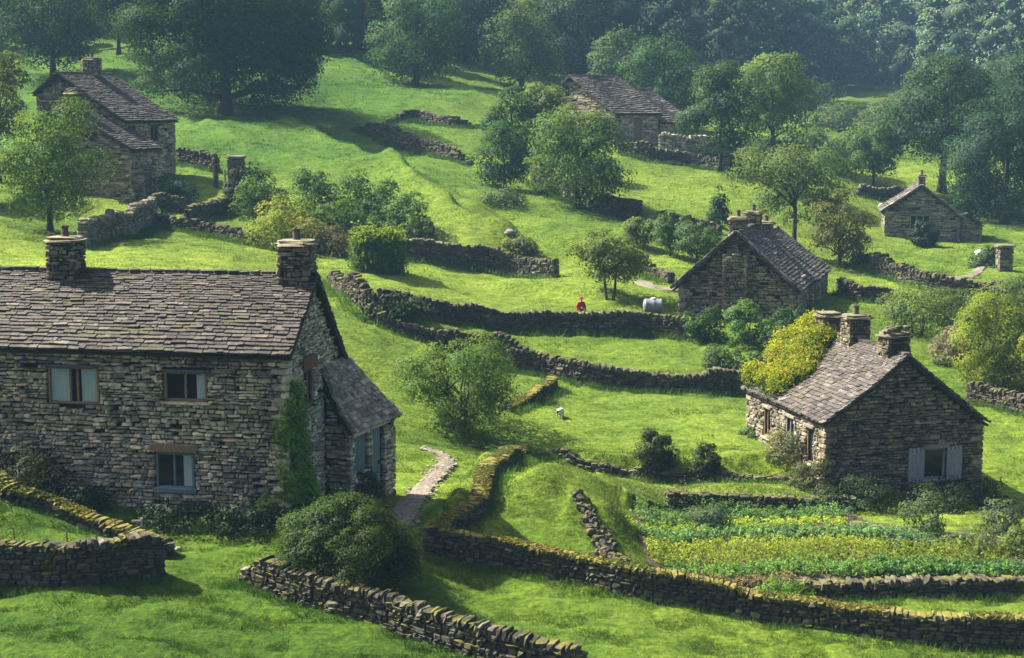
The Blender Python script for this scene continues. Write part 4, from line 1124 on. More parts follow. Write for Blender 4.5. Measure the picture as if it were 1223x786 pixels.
tree(840,150,80,90,'deep green tree between the barn and the layered tree', .02,'round',(.03,.065,.026),seed=36,group=TG,Y=195)
# shrubs and bushes
SG='bushes and shrubs around the cottages'
def bush(px, py, top, wpx, label, tone=MD, prof='dome', **k):
    k.setdefault('c0', .0); k.setdefault('trunk', .6); k.setdefault('multi', 3); k.setdefault('limbs', 9); k.setdefault('group', SG)
    return tree(px, py, top, wpx, label, prof=prof, tone=tone, name='bush', cat='bush', **k)
bush(416,704,596,182,'large round dark bush in front of the near cottage corner',(.026,.052,.007),seed=101,Y=44.4,clumps=150,k=1.6,dens=1.6,clumpr=.085,rag=.35,leafk=.85)
bush(783,560,508,44,'spiky round bush, left one of the pair on the field edge',(.034,.054,.016),prof='tall',seed=102,dens=1.9,clumps=50,rag=1.3,clumpr=.17,c0=.02)
bush(843,573,525,36,'smaller spiky round bush, right one of the pair on the field edge',(.030,.050,.015),prof='tall',seed=103,dens=1.9,clumps=50,rag=1.3,clumpr=.17)
bush(890,414,358,54,'bright green bush below the middle cottage wall',(.055,.115,.030),prof='tall',seed=104)
bush(842,392,358,52,'dark green bush against the middle cottage gable',(.022,.050,.014),seed=105,Y=84.5)
bush(945,402,366,66,'dark clipped bush right of the bright green bush',(.018,.042,.012),seed=106,Y=82)
bush(866,444,412,60,'low dark bush by the end of the field wall',(.026,.055,.018),seed=107)
bush(912,440,414,36,'small green bush between the field wall and the creeper',(.04,.085,.022),seed=108)
thick=[(312,262,208,62,LT),(345,282,232,66,YL),(372,262,200,64,MD),(398,284,236,60,LT),(424,258,204,70,(.05,.105,.022)),(458,270,216,64,(.048,.10,.022)),(488,282,232,58,(.055,.105,.03)),(438,290,252,56,MD),(330,298,252,64,YL),(302,240,196,46,MD),(365,298,262,56,(.10,.12,.03)),(505,290,262,36,(.06,.10,.035))]
tl=['leftmost light green shrub of the hillside thicket','yellow green shrub in the lower left of the hillside thicket','dark green shrub at the top left of the hillside thicket','light shrub in the middle of the hillside thicket','fresh green shrub at the top middle of the hillside thicket','bright green shrub at the upper right of the hillside thicket','pale green shrub at the right end of the hillside thicket','dark low shrub in front of the thicket by the ivy block','yellow shrub nearest the near cottage chimney','green shrub beside the ivy covered gate pier','bronze tinted shrub in front of the thicket','small grey green shrub at the far right tip of the thicket']
for i, (x, y, t, w, tn) in enumerate(thick): bush(x, y, t, w, tl[i], tn, prof='dome', seed=110+i, group='shrubs of the hillside thicket', rag=1.3, dens=.9)
bush(392,302,272,62,'reddish brown shrub in front of the hillside thicket',(.070,.064,.034),seed=125,group='shrubs of the hillside thicket')
bush(1182,470,352,90,'yellow flowering shrub at the right edge beyond the cottage',(.10,.14,.012),prof='round',seed=130,Y=80,rag=1.2)
bush(1225,462,378,70,'golden shrub cut by the right edge of the view',(.15,.18,.012),prof='round',seed=131,Y=79)
bush(1195,408,340,90,'pale green shrub behind the yellow flowering shrub',(.075,.11,.035),seed=132,Y=91)
bush(1096,408,342,92,'light green feathery shrub behind the cottage chimneys',(.075,.12,.035),prof='round',seed=133,Y=90,dens=.8)
bush(1140,432,390,52,'grey pink flowering shrub left of the yellow shrub',(.12,.11,.075),seed=134,Y=84)
bush(1138,386,346,60,'dull green hedge shrub on the slope below the small house',(.045,.075,.024),seed=135,Y=98)
bush(1105,640,586,56,'leafy green shrub at the back corner of the vegetable garden',(.050,.085,.035),prof='round',seed=136,rag=1.4,dens=.7)
bush(1196,636,596,62,'grey green shrub at the right edge of the garden',(.055,.085,.045),seed=137,dens=.8)
bush(1165,662,628,64,'low leafy shrub in the right part of the vegetable garden',(.065,.10,.045),seed=138,dens=.8)
bush(1218,664,626,50,'bright low shrub in the right corner of the garden',(.085,.13,.03),seed=139)
bush(940,580,512,64,'flowering climber shrub below the creeper cottage side windows',(.085,.095,.045),prof='tall',seed=140,Y=61.5,rag=1.4,dens=.7)
bush(972,590,546,56,'brown green shrub at the corner of the creeper cottage',(.060,.070,.030),seed=141,Y=58.6)
bush(1030,610,570,90,'dark ivy bush along the foot of the creeper cottage gable',(.018,.035,.012),seed=142,Y=57.4)
bush(1120,615,575,80,'dark bramble bush under the shuttered window',(.020,.040,.014),seed=143,Y=57.8)
bush(1182,612,572,56,'dark bush at the right foot of the creeper cottage gable',(.018,.036,.014),seed=144,Y=58.6)
bush(905,535,508,40,'low green bush at the far corner of the creeper cottage',(.05,.09,.03),seed=145,Y=66)
bush(30,600,530,110,'dark overgrown bush against the left of the near cottage front',(.022,.032,.010),seed=146,Y=48.5,rag=1.2)
bush(100,615,578,60,'dark green low bush right of the overgrown bush',(.014,.045,.014),seed=147,Y=48.2)
bush(215,640,612,120,'low green undergrowth along the foot of the near cottage wall',(.014,.036,.010),seed=148,Y=47.7,rag=1.3)
bush(300,650,600,90,'dark shrub beside the large round bush at the cottage wall',(.012,.030,.010),seed=149,Y=47.0,rag=1.3)
bush(440,592,562,40,'grey green climber bush beside the lean-to door',(.05,.062,.035),seed=150,Y=50.0,prof='tall',dens=.8)
bush(1104,300,262,26,'dark ivy bush against the small stone house window',(.016,.034,.012),seed=151,Y=131.5)
bush(1146,292,236,40,'dark elder bush on the roof side of the lean-to',(.012,.030,.014),seed=152,Y=137)
bush(1180,318,294,44,'dark green clump around the white boulder near the gate pier',(.03,.06,.026),seed=153,Y=118)
bush(985,160,146,44,'white blossoming bush in the valley',(.13,.155,.10),prof='round',seed=154,Y=230)
bush(600,262,226,60,'low grey green bush under the leaning dark tree',(.055,.085,.035),seed=155,Y=122)
bush(205,228,210,60,'dark green bed of foliage below the farmhouse windows',(.014,.046,.026),seed=156,Y=113.5)
bush(283,238,192,32,'dark ivy mound on the gate pier by the thicket',(.022,.032,.012),seed=157,Y=112)
bush(622,300,286,40,'pale low bush above the thick ended wall',(.085,.11,.04),seed=158)
bush(470,395,352,74,'grey green briar bush on the broken bank',(.045,.075,.035),seed=159,Y=80,rag=1.3)
bush(1062,440,398,40,'light green shrub just right of the cottage chimneys',(.08,.125,.03),seed=164,Y=82,dens=.9)
bush(1150,418,372,64,'soft green shrub between the feathery shrub and the golden shrub',(.06,.10,.03),seed=165,Y=88)
bush(1215,372,330,66,'dull green bush on the right edge below the track',(.045,.08,.028),seed=166,Y=99)
bush(1075,372,344,44,'small olive bush below the short dark wall',(.06,.09,.025),seed=167,Y=95)
hed=[(915,188,170,70),(960,178,158,66),(1003,190,168,60),(940,206,186,70),(985,206,188,80),(1020,178,160,50)]
hl=['left hedge bush of the row beyond the field','light hedge bush in the far part of the hedge row','hedge bush below the white blossoming bush','dark hedge bush nearest the field','low dark hedge bush behind the airy pale tree','far hedge bush left of the olive tree']
for i,(x,y,t,w) in enumerate(hed): bush(x,y,t,w,hl[i],(.045,.082,.03) if i%2==0 else (.055,.10,.03),seed=170+i,group='hedge bushes beyond the field',Y=None)
far=[(640,120,78,60,(.03,.06,.026)),(820,128,84,70,(.034,.066,.03)),(880,128,78,80,(.04,.07,.034)),(960,140,98,70,(.03,.062,.032)),(1010,150,128,60,(.04,.07,.032)),(590,110,60,60,(.024,.05,.026)),(380,70,10,60,(.03,.056,.024))]
fl=['hazy tree in the gap between oval ridge tree and barn','hazy tree beyond the barn tree to the right','wide hazy tree above the fresh green oval tree','hazy blue green tree at the left of the far meadow','low far tree in front of the far meadow','dark far tree between blue green tree and oval ridge tree','far tree just right of the huge dark tree crown']
for i,(x,y,t,w,tn) in enumerate(far): tree(x,y,t,w,fl[i],.05,'round',tn,seed=190+i,group='hazy trees at the wood edge',Y=[235,240,262,250,235,228,205][i])
# occluding trees just outside the left of the view
tree(-60,250,90,120,'tree just beyond the left edge on the slope',.1,'round',MD,seed=205,Y=108,group=TG)

# ---------------------------------------------------------------- climbers on buildings
def climber(label, pts_n, size, tone, name, seed, var=.25):
    rs = np.random.RandomState(seed); p, n = pts_n; m = len(p); mb = MB()
    col = np.asarray(tone)*(1+var*(rs.rand(m,1)*2-1))*(1+.35*vnoise(p[:,0]*1.3+p[:,1], p[:,2]*1.5)[:,None])
    leaves(mb, p-p[0], n+rs.randn(m,3)*.5, size, col, rs, sn=n/np.linalg.norm(n,axis=1)[:,None])
    o = mb.build(name, 'leaf', None, local=True); o.location = tuple(p[0]); return tagobj(o, label, 'climbing plant')
def ivy_corner():
    rs = np.random.RandomState(8); zb_ = gz(*A[:2]); p=[];n=[]
    cl = [(-.10,.2,.75),(.5,.3,.8),(-.5,.25,.6),(.2,.9,.62),(.75,1.0,.55),(.0,1.5,.55),(.45,1.7,.5),(.15,2.2,.5),(.6,2.35,.40),(-.1,2.8,.42),(.35,3.0,.42),(.1,3.5,.36),(.5,3.6,.28),(.3,4.05,.28),(1.2,.4,.5),(-.25,2.2,.3)]
    for x, z, r in cl:
        c = H1.p(x, -.12, 0) if x >= 0 else H1.p(-.12, -x, 0); c = np.array([c[0], c[1], zb_+z]); m = int(1100*(r/.5)**2)
        d = rs.randn(m,3); d /= np.linalg.norm(d,axis=1)[:,None]; p.append(c+rs.randn(m,3)*.07+d*(r*(.55+.6*rs.rand(m)**.6))[:,None]*np.array([.8,.8,1.])); n.append(d+Zv*.4)
    p = np.concatenate(p); n = np.concatenate(n); kp = fbm(p[:,2]*2.2+3, (p[:,0]+p[:,1])*2.2, 3) > -.12; p = [p[kp]]; n = [n[kp]]
    climber('green ivy climbing the front corner of the near cottage', (np.concatenate(p), np.concatenate(n)), .13, (.19,.33,.05), 'ivy', 9)
ivy_corner()
def roof_creeper():
    rs = np.random.RandomState(18); P_=[]; N_=[]; C_=[]
    for q in range(75):
        y = 4.6+3.1*rs.rand()**.85; w = .10+rs.rand()**1.1*.86; lim = np.clip((y-4.2)/2.2, .12, 1)
        if w > .25+.8*lim: w *= .5
        r = (.24+.36*rs.rand())*(.65+.5*lim); h = .10+.55*rs.rand()*lim
        c = H2.O+H2.d*(-.2+w*3.5)+H2.b*y+Zv*(zl2-.05+(za2-zl2)*w+h); m = int(1150*(r/.5)**2)
        d = rs.randn(m,3); d[:,2] += .35; d /= np.linalg.norm(d,axis=1)[:,None]
        P_.append(c+d*(r*(.6+.5*rs.rand(m)))[:,None]*np.array([1,1,.85])+rs.randn(m,3)*.11); N_.append(d+rs.randn(m,3)*.45)
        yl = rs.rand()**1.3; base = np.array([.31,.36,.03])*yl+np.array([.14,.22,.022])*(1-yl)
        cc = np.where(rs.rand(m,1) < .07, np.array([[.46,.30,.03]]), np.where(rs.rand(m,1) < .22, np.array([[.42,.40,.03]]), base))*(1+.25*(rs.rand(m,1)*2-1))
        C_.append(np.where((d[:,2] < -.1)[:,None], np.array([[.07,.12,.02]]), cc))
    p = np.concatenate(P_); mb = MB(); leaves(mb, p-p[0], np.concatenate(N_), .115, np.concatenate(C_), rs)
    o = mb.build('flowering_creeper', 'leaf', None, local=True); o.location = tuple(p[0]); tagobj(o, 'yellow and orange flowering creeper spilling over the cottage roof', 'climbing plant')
roof_creeper()
def ivy_block():
    # old wall end smothered in clipped ivy
    b = at(450, 326); rs = np.random.RandomState(28); sc_ = b[1]/F
    L, D, Hh = 50*sc_, 1.3, 44*sc_; m = 6500
    a0 = radians(24); u = np.array([cos(a0), sin(a0), 0]); n = np.array([sin(a0), -cos(a0), 0]); c = b+np.array([0,.5,0])
    p=[];nn=[]
    for i in range(m):
        f = rs.rand(); s = rs.rand()-.5; z = rs.rand()
        if f < .5: q = c+u*s*L+n*(D/2)+Zv*z*Hh; k = n
        elif f < .7: q = c+u*s*L+n*(rs.rand()-.5)*D+Zv*Hh; k = Zv
        elif f < .85: q = c+u*L/2+n*(rs.rand()-.5)*D+Zv*z*Hh; k = u
        else: q = c-u*L/2+n*(rs.rand()-.5)*D+Zv*z*Hh; k = -u
        p.append(q+rs.randn(3)*.22*np.array([1,1,1.3])+Zv*.3*float(vnoise(np.array(s*7), np.array(f*3)))); nn.append(k+Zv*.3)
    mb = MB(); box(mb, c+Zv*(Hh/2-.2), (L*.92, D*.8, Hh), u, n, Zv, PAL_DRY[0], .08)
    o = mb.build('ivy_covered_wall_end', 'dry', None, b); tagobj(o, 'square old wall end smothered in clipped green ivy', 'stone wall', None, 'thing')
    rs2 = np.random.RandomState(3); p = np.array(p); fm = MB()
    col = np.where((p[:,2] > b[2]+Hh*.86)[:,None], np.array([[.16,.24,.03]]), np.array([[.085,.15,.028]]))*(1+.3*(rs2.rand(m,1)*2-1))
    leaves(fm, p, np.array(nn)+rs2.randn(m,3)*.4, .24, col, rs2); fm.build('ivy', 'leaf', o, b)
ivy_block()

# ---------------------------------------------------------------- far wood
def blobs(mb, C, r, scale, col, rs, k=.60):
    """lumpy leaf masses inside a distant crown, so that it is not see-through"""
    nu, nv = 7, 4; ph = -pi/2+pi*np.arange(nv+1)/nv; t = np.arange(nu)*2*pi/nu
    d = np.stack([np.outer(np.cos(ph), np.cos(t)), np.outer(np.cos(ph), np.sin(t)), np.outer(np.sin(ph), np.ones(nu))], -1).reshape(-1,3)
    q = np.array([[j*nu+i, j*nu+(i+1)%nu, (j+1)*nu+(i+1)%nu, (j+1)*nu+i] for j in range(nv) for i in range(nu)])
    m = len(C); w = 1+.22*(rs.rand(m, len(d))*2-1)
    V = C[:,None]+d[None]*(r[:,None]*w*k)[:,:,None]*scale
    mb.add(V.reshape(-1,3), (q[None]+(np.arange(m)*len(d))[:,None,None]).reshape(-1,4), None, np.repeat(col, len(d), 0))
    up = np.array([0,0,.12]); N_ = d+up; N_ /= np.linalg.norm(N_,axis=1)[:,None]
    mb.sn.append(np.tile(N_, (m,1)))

def far_wood():
    rs = np.random.RandomState(77)
    fx = np.array([-400,0,60,130,300,400,480,560,640,700,780,860,940,1000,1020,1085,1110,1223,1500])
    fy = np.array([60,58,38,34,40,66,60,62,86,98,112,118,112,106,108,108,118,134,142])
    var = []
    for i in range(7):
        nl = 2600
        var.append(crown_points(rs, 1., 1.15, .02, 'dome' if i % 2 else 'round', nl, 46, .06, (1/1.55,)*3, inner=.0, clumpr=.125, var=.3))
    mb = MB(); cnt = 0; yy = 186.
    cells = []
    while yy < 590:
        step = 8.5+.014*yy; xs = np.arange(-.60*yy, .60*yy, step*1.05)
        x = xs+(rs.rand(len(xs))-.5)*step*.8; y = yy+(rs.rand(len(xs))-.5)*step*.8
        cells.append(np.stack([x, y], 1)); yy += step
    c = np.concatenate(cells); c = c[c[:,1] < 560]; z = ground(c[:,0], c[:,1])
    pr = np.array([project((a,b,d)) for (a,b),d in zip(c, z)])
    ok = pr[:,1] < np.interp(pr[:,0], fx, fy)
    c, z, pr = c[ok], z[ok], pr[ok]
    for (x, y), zz, (px, py) in zip(c, z, pr):
        W = (12.5+12*rs.rand()**1.5)*(1+.0004*y); Hh = W*(.95+.35*rs.rand())
        inframe = -30 < px < PW+30 and py > -75
        p, n, col, C, sn, cr, ccol = var[rs.randint(7)]; k = rs.permutation(len(p))[: (int(np.clip(2600*(260/y)**.9, 1250, 2600)) if inframe else 160)]
        a = rs.rand()*6.28; R = np.array([[cos(a),-sin(a),0],[sin(a),cos(a),0],[0,0,1]])
        q = (p[k]@R.T)*np.array([W,W,Hh/1.15])*np.array([1,1,1])+np.array([x,y,zz-.5])
        tone = np.array([.108,.190,.120])*(1+.45*(rs.rand()*2-1))*np.array([1+.5*rs.rand(),1.+.15*rs.rand(),.9+.3*rs.rand()])  # leaf colour lightened and blued, painting mist on top of the haze volume
        sc3 = np.array([W,W,Hh/1.15]); blobs(mb, (C@R.T)*sc3+np.array([x,y,zz-.5]), cr*W, np.array([1,1,.8]), ccol*tone*.34, rs)  # inner masses darkened: the shade inside the crowns is put into their colour
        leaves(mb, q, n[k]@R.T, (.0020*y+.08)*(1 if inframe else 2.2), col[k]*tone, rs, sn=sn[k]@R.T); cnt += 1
    o = mb.build('far_wood', 'farleaf'); tagobj(o, 'hazy wood of massed broadleaf crowns covering the far hillside', 'wood', kind='stuff')
    print('far wood crowns', cnt, sum(len(a) for a in mb.q))
far_wood()

# ================================================================ GARDEN
gpoly_px = [(752,604),(985,602),(1035,622),(1095,634),(1240,640),(1240,702),(960,706),(820,700),(770,672)]
gpoly = [tuple(at(a, b)[:2]) for a, b in gpoly_px]
def soil():
    mb = MB(); g = np.array(gpoly); lo, hi = g.min(0), g.max(0); nx, ny = 130, 90
    X, Y = np.meshgrid(np.linspace(lo[0], hi[0], nx), np.linspace(lo[1], hi[1], ny)); X = X.ravel(); Y = Y.ravel()
    ins = in_poly(X+.3*vnoise(X*1.3, Y*1.3), Y+.3*vnoise(X*1.3+9, Y*1.3), gpoly)
    Z = ground(X, Y)+.07+.05*vnoise(X*3, Y*3)
    i = (np.arange(ny-1)[:,None]*nx+np.arange(nx-1)[None]); q = np.stack([i,i+1,i+nx+1,i+nx],-1).reshape(-1,4)
    q = q[ins[q].all(1)]; mb.add(np.stack([X,Y,Z],1), q); o = mb.build('garden_soil', 'soil'); tagobj(o, kind='structure')
soil()
def croprow(pp, tone, h, w, label, seed, dens=22, kind='leafy', size=.16, tip=None):
    w = w*.86; xy, s = px_path(pp, .2); rs = np.random.RandomState(seed); L = s[-1]; npl = int(L*dens*w*2.2); mb = MB()
    st = rs.rand(npl)*L; off = (rs.rand(npl)-.5)*w; I = lambda a: np.interp(st, s, a)
    t = np.gradient(xy, axis=0); t /= np.linalg.norm(t, axis=1)[:,None]
    x = I(xy[:,0])-I(t[:,1])*off; y = I(xy[:,1])+I(t[:,0])*off; z = ground(x, y)+.06
    size = size*.68; hp = h*1.15*(.55+.8*rs.rand(npl))*(1+.5*vnoise(st*.8+seed, off*2))
    nl = 9; k = np.repeat(np.arange(npl), nl); m = len(k); f = rs.rand(m)
    if kind == 'spike':
        c = np.stack([x[k]+rs.randn(m)*.05, y[k]+rs.randn(m)*.05, z[k]+hp[k]*(.08+.9*f)], 1); nrm = rs.randn(m,3)+np.array([0,-.2,.2])
    else:
        r = size*.9*(.3+rs.rand(m)); a = rs.rand(m)*6.28
        c = np.stack([x[k]+np.cos(a)*r, y[k]+np.sin(a)*r, z[k]+hp[k]*(.25+.75*f)*(1-.15*r/size)], 1); nrm = np.stack([np.cos(a)*.6, np.sin(a)*.6, .8+0*a], 1)+rs.randn(m,3)*.35
    col = np.asarray(tone)*2.1*(1+.3*(rs.rand(npl,1)*2-1))[k]*(1+.25*(rs.rand(m,1)*2-1))
    col = col*.93+.07*col.mean(1)[:,None]
    if tip is not None: col = np.where(((f > .72) & (rs.rand(m) < .55))[:,None], np.asarray(tip)*(1+.2*(rs.rand(m,1)*2-1)), col)
    leaves(mb, c-c[0], nrm, size, col, rs, .55)
    o = mb.build('crop_row', 'leaf', None, local=True); o.location = tuple(c[0]); tagobj(o, label, 'crop row', 'crop rows in the vegetable garden')
croprow([(766,626),(860,622),(960,620),(1010,624)],(.065,.125,.040),.34,1.4,'back crop row of blue green leaves in the garden',1)
croprow([(762,617),(850,612),(930,610),(985,612)],(.055,.11,.030),.38,1.1,'farthest mid green crop row under the retaining wall',2)
croprow([(858,632),(930,630),(1012,631)],(.16,.22,.02),.26,.8,'short bright lime green lettuce row in the garden',3)
croprow([(758,637),(800,637),(850,640)],(.13,.20,.02),.24,.9,'small lime green patch at the left end of the garden',4)
croprow([(772,646),(860,645),(960,643),(1060,644),(1120,650)],(.07,.135,.05),.32,1.2,'bluish green cabbage row in the middle of the garden',5,size=.22)
croprow([(774,656),(860,656),(960,655),(1058,655)],(.15,.20,.022),.26,.8,'bright yellow green crop row in the middle of the garden',6)
croprow([(776,668),(900,666),(1030,664),(1195,668)],(.125,.165,.018),.46,1.0,'tall yellowish bean row across the garden',7,kind='spike',tip=(.20,.235,.03))
croprow([(784,679),(900,677),(1030,676),(1210,680)],(.10,.14,.018),.48,1.0,'second tall olive yellow bean row across the garden',8,kind='spike',tip=(.17,.22,.03))
croprow([(798,691),(900,691),(1030,689),(1235,692)],(.07,.14,.03),.42,1.1,'front row of fresh green leafy plants above the low wall',9,size=.2)
croprow([(1040,688),(1130,688),(1235,690)],(.05,.105,.045),.40,.8,'dark blue green kale row at the front right of the garden',10,size=.22,dens=34)
croprow([(800,697),(850,700),(950,702)],(.09,.085,.05),.28,.7,'sparse brownish seedling row by the front corner of the garden',11,dens=40,tip=(.30,.22,.14))
croprow([(755,606),(830,602),(900,600),(960,603)],(.065,.085,.04),.62,.6,'tall seed head stalks along the back of the garden',12,dens=16,kind='spike',size=.12,tip=(.22,.21,.15))
croprow([(1060,660),(1095,656),(1122,660)],(.035,.075,.055),.34,1.0,'blue green cabbage clump at the right side of the garden',13,size=.28)
bush(850,636,604,62,'grey green leafy plant clump rising in the middle of the garden',(.045,.075,.04),seed=160,rag=1.4,dens=.6)
bush(935,716,694,60,'tuft of long grass spilling over the long bottom wall',(.085,.16,.02),seed=161,Y=46.6,dens=.9)

# ================================================================ GRASS
def meadow_grass():
    rs = np.random.RandomState(99)
    n = 150000
    y = np.exp(rs.uniform(math.log(34), math.log(205), n)); x = (rs.rand(n)*2-1)*.40*(y+4)
    y2 = np.exp(rs.uniform(math.log(36), math.log(64), 90000)); x = np.concatenate([x, (rs.rand(90000)*2-1)*.36*(y2+4)]); y = np.concatenate([y, y2]); n = len(x)
    # longer growth along the walls
    wx=[]; wy=[]
    for xy, wd in WALLS:
        s = rs.randint(0, len(xy), int(len(xy)*15)); t = np.gradient(xy, axis=0); t /= np.linalg.norm(t, axis=1)[:,None]
        o = (wd*.62+np.abs(rs.randn(len(s)))*.22)*np.where(rs.rand(len(s)) < .8, -1, 1)
        wx.append(xy[s,0]-t[s,1]*o+rs.randn(len(s))*.12); wy.append(xy[s,1]+t[s,0]*o+rs.randn(len(s))*.12)
    wx = np.concatenate(wx); wy = np.concatenate(wy); nw = len(wx)
    x = np.concatenate([x, wx]); y = np.concatenate([y, wy]); wall = np.arange(len(x)) >= n
    keep = ~in_poly(x, y, gpoly)
    d1, _, _ = poly_dist(x, y, path_xy[::4]); keep &= (np.abs(d1) > .66) | (rs.rand(len(x)) < .12)
    x, y, wall = x[keep], y[keep], wall[keep]; m = len(x); z = ground(x, y)
    patch = np.clip(.5+1.1*fbm(x*.5, y*.7, 3), 0, 1)
    sc_ = np.clip(y/58., .8, 2.9)**.85
    h = np.where(wall, .13+.18*rs.rand(m), (.035+.085*patch*rs.rand(m)))*np.where(wall, np.clip(sc_, .9, 1.4), sc_)
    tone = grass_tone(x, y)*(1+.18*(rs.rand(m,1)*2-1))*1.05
    tone = np.where(rs.rand(m,1) < .012, np.array([[.26,.235,.09]]), tone)
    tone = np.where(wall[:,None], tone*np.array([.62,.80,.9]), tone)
    B = 6; k = np.repeat(np.arange(m), B); M_ = len(k)
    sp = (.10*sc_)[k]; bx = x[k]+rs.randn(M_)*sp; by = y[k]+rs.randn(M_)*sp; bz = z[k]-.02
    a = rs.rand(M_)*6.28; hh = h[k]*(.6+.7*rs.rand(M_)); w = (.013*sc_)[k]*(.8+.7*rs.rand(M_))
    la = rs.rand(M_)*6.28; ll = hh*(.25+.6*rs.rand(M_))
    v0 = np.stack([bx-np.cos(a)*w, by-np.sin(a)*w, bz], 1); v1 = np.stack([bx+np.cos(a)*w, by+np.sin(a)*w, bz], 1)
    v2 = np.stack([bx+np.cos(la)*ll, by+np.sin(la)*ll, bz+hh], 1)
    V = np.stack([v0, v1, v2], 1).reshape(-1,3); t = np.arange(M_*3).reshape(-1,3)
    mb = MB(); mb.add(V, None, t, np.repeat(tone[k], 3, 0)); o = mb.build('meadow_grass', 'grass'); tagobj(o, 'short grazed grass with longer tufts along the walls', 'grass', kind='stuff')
    print('tufts', m)
meadow_grass()

# ================================================================ SMALL THINGS
def boulder(px, py, w, label, col, seed, flat=.7, Y=None):
    b = at(px, py) if Y is None else onray(px, Y); r = w*b[1]/F/2; rs = np.random.RandomState(seed); mb = MB()
    nu, nv = 16, 10; V=[]; q=[]
    for j in range(nv+1):
        ph = -pi/2+pi*j/nv
        for i in range(nu):
            t = 2*pi*i/nu; d = np.array([cos(ph)*cos(t), cos(ph)*sin(t), sin(ph)])
            k = 1+.28*float(vnoise(np.array(d[0]*1.7+seed+d[2]), np.array(d[1]*1.7+d[2]*1.3)))
            V.append(b+d*r*k*np.array([1,.85,flat])+Zv*r*flat*.55)
    for j in range(nv):
        for i in range(nu): q.append([j*nu+i, j*nu+(i+1)%nu, (j+1)*nu+(i+1)%nu, (j+1)*nu+i])
    mb.add(V, q, None, col); o = mb.build('boulder', 'path', None, b, smooth=True); tagobj(o, label, 'boulder')
boulder(1170,306,13,'pale rounded boulder beside the small track under the gate pier',(.62,.62,.58),1,.8)
boulder(1053,248,8,'pale round boulder at the left eave of the small stone house',(.66,.66,.63),2,.9)
boulder(680,550,14,'flat pale boulder half sunk at the top of the grassy mound',(.5,.5,.47),3,.4)
boulder(609,281,14,'rough grey boulder on the hillside above the thick ended wall',(.22,.21,.18),4,.7)
boulder(186,668,16,'mossy boulder at the end of the kerb wall by the near cottage',(.16,.15,.07),5,.6)
boulder(213,658,10,'pinkish boulder at the foot of the near cottage wall',(.33,.27,.23),6,.7)
boulder(563,535,12,'dark flat boulder at the foot of the leafy multi stemmed tree',(.10,.10,.08),7,.5)
boulder(176,238,11,'pale boulder by the farmhouse doorway',(.42,.38,.33),8,.7)

def post(px, py, top, label, arm=False, mat='wood', r=.035, seed=0):
    b = at(px, py); h = (py-top)*b[1]/F; mb = MB()
    tube(mb, [b-Zv*.3, b+Zv*h*.5+np.array([.01,0,0]), b+Zv*h], [r, r*.95, r*.85], 8)
    o = mb.build('fence_post', mat, None, b); tagobj(o, label, 'post')
    if arm:
        am = MB(); box(am, b+np.array([-.12,-.03,h-.09]), (.34,.035,.07), jit=.06); am.build('crosspiece', mat, o, b)
post(170,648,617,'pale grey post with a short crosspiece at the corner of the kerb wall',True,'greywood',.045)
post(80,652,633,'thin dark post behind the bottom left wall, right one of the two',r=.025)
post(17,652,628,'thin dark post behind the bottom left wall, left one of the two',r=.025)
post(258,224,197,'short dark gatepost left of the ivy covered pier',r=.22,mat='bark')
post(269,238,203,'slim pale gatepost between the dark gatepost and ivy pier',r=.10,mat='greywood')

def tank():
    b = onray(780, at(780, 399)[1]+1.0); mb = MB(); r, L = .40, .98; c = b+Zv*(r+.74)
    prof = [(0,-L/2-.10),(r*.5,-L/2-.075),(r*.85,-L/2-.03),(r,-L/2+.03),(r*1.02,-L/2+.06),(r*1.02,-L/2+.10),(r,-L/2+.13),(r,-.04),(r*1.02,-.02),(r*1.02,.02),(r,.04),(r,L/2-.13),(r*1.02,L/2-.10),(r*1.02,L/2-.06),(r,L/2-.03),(r*.85,L/2+.03),(r*.5,L/2+.075),(0,L/2+.10)]
    lathe(mb, prof, c, 24, axis=0)
    o = mb.build('tank', 'steel', None, b, smooth=True); tagobj(o, 'rounded grey metal tank behind the wall beside the middle cottage', 'tank')
    tm = MB(); 
    for dx in (.0,): lathe(tm, [(0,.0),(.15,.0),(.16,.05),(.12,.09),(0,.10)], c+np.array([dx,0,r-.02]), 14)
    tm.build('white_lid', 'white', o, b, smooth=True)
    cm = MB()
    for dx in (-.3, .3): box(cm, b+np.array([dx,0,.32]), (.2,.7,.9), col=(.2,.2,.18), jit=.08)
    cm.build('stone_support', 'dry', o, b)
tank()

def skin_obj(name, verts, edges, radii, mat, parent, sub=2, root=0):
    me = bpy.data.meshes.new(name); me.from_pydata([tuple(v) for v in verts], edges, []); me.materials.append(M[mat])
    o = bpy.data.objects.new(name, me); COL.objects.link(o); o.parent = parent
    mod = o.modifiers.new('skin', 'SKIN')
    if not me.skin_vertices: 
        bpy.context.view_layer.objects.active = o
    for i, r in enumerate(radii):
        sv = me.skin_vertices[0].data[i]; sv.radius = (r, r) if not isinstance(r, tuple) else r; sv.use_root = (i == root)
    sd = o.modifiers.new('sub', 'SUBSURF'); sd.levels = sub; sd.render_levels = sub
    for p in me.polygons: p.use_smooth = True
    return o

def uvball(mb, c, r, sides=14, rings=9, col=(.5,.5,.5), sq=(1,1,1)):
    V=[];q=[]
    for j in range(rings+1):
        ph = -pi/2+pi*j/rings
        for i in range(sides):
            t = 2*pi*i/sides; V.append(np.asarray(c)+r*np.array([cos(ph)*cos(t)*sq[0], cos(ph)*sin(t)*sq[1], sin(ph)*sq[2]]))
    for j in range(rings):
        for i in range(sides): q.append([j*sides+i, j*sides+(i+1)%sides, (j+1)*sides+(i+1)%sides, (j+1)*sides+i])
    mb.add(V, q, None, col)

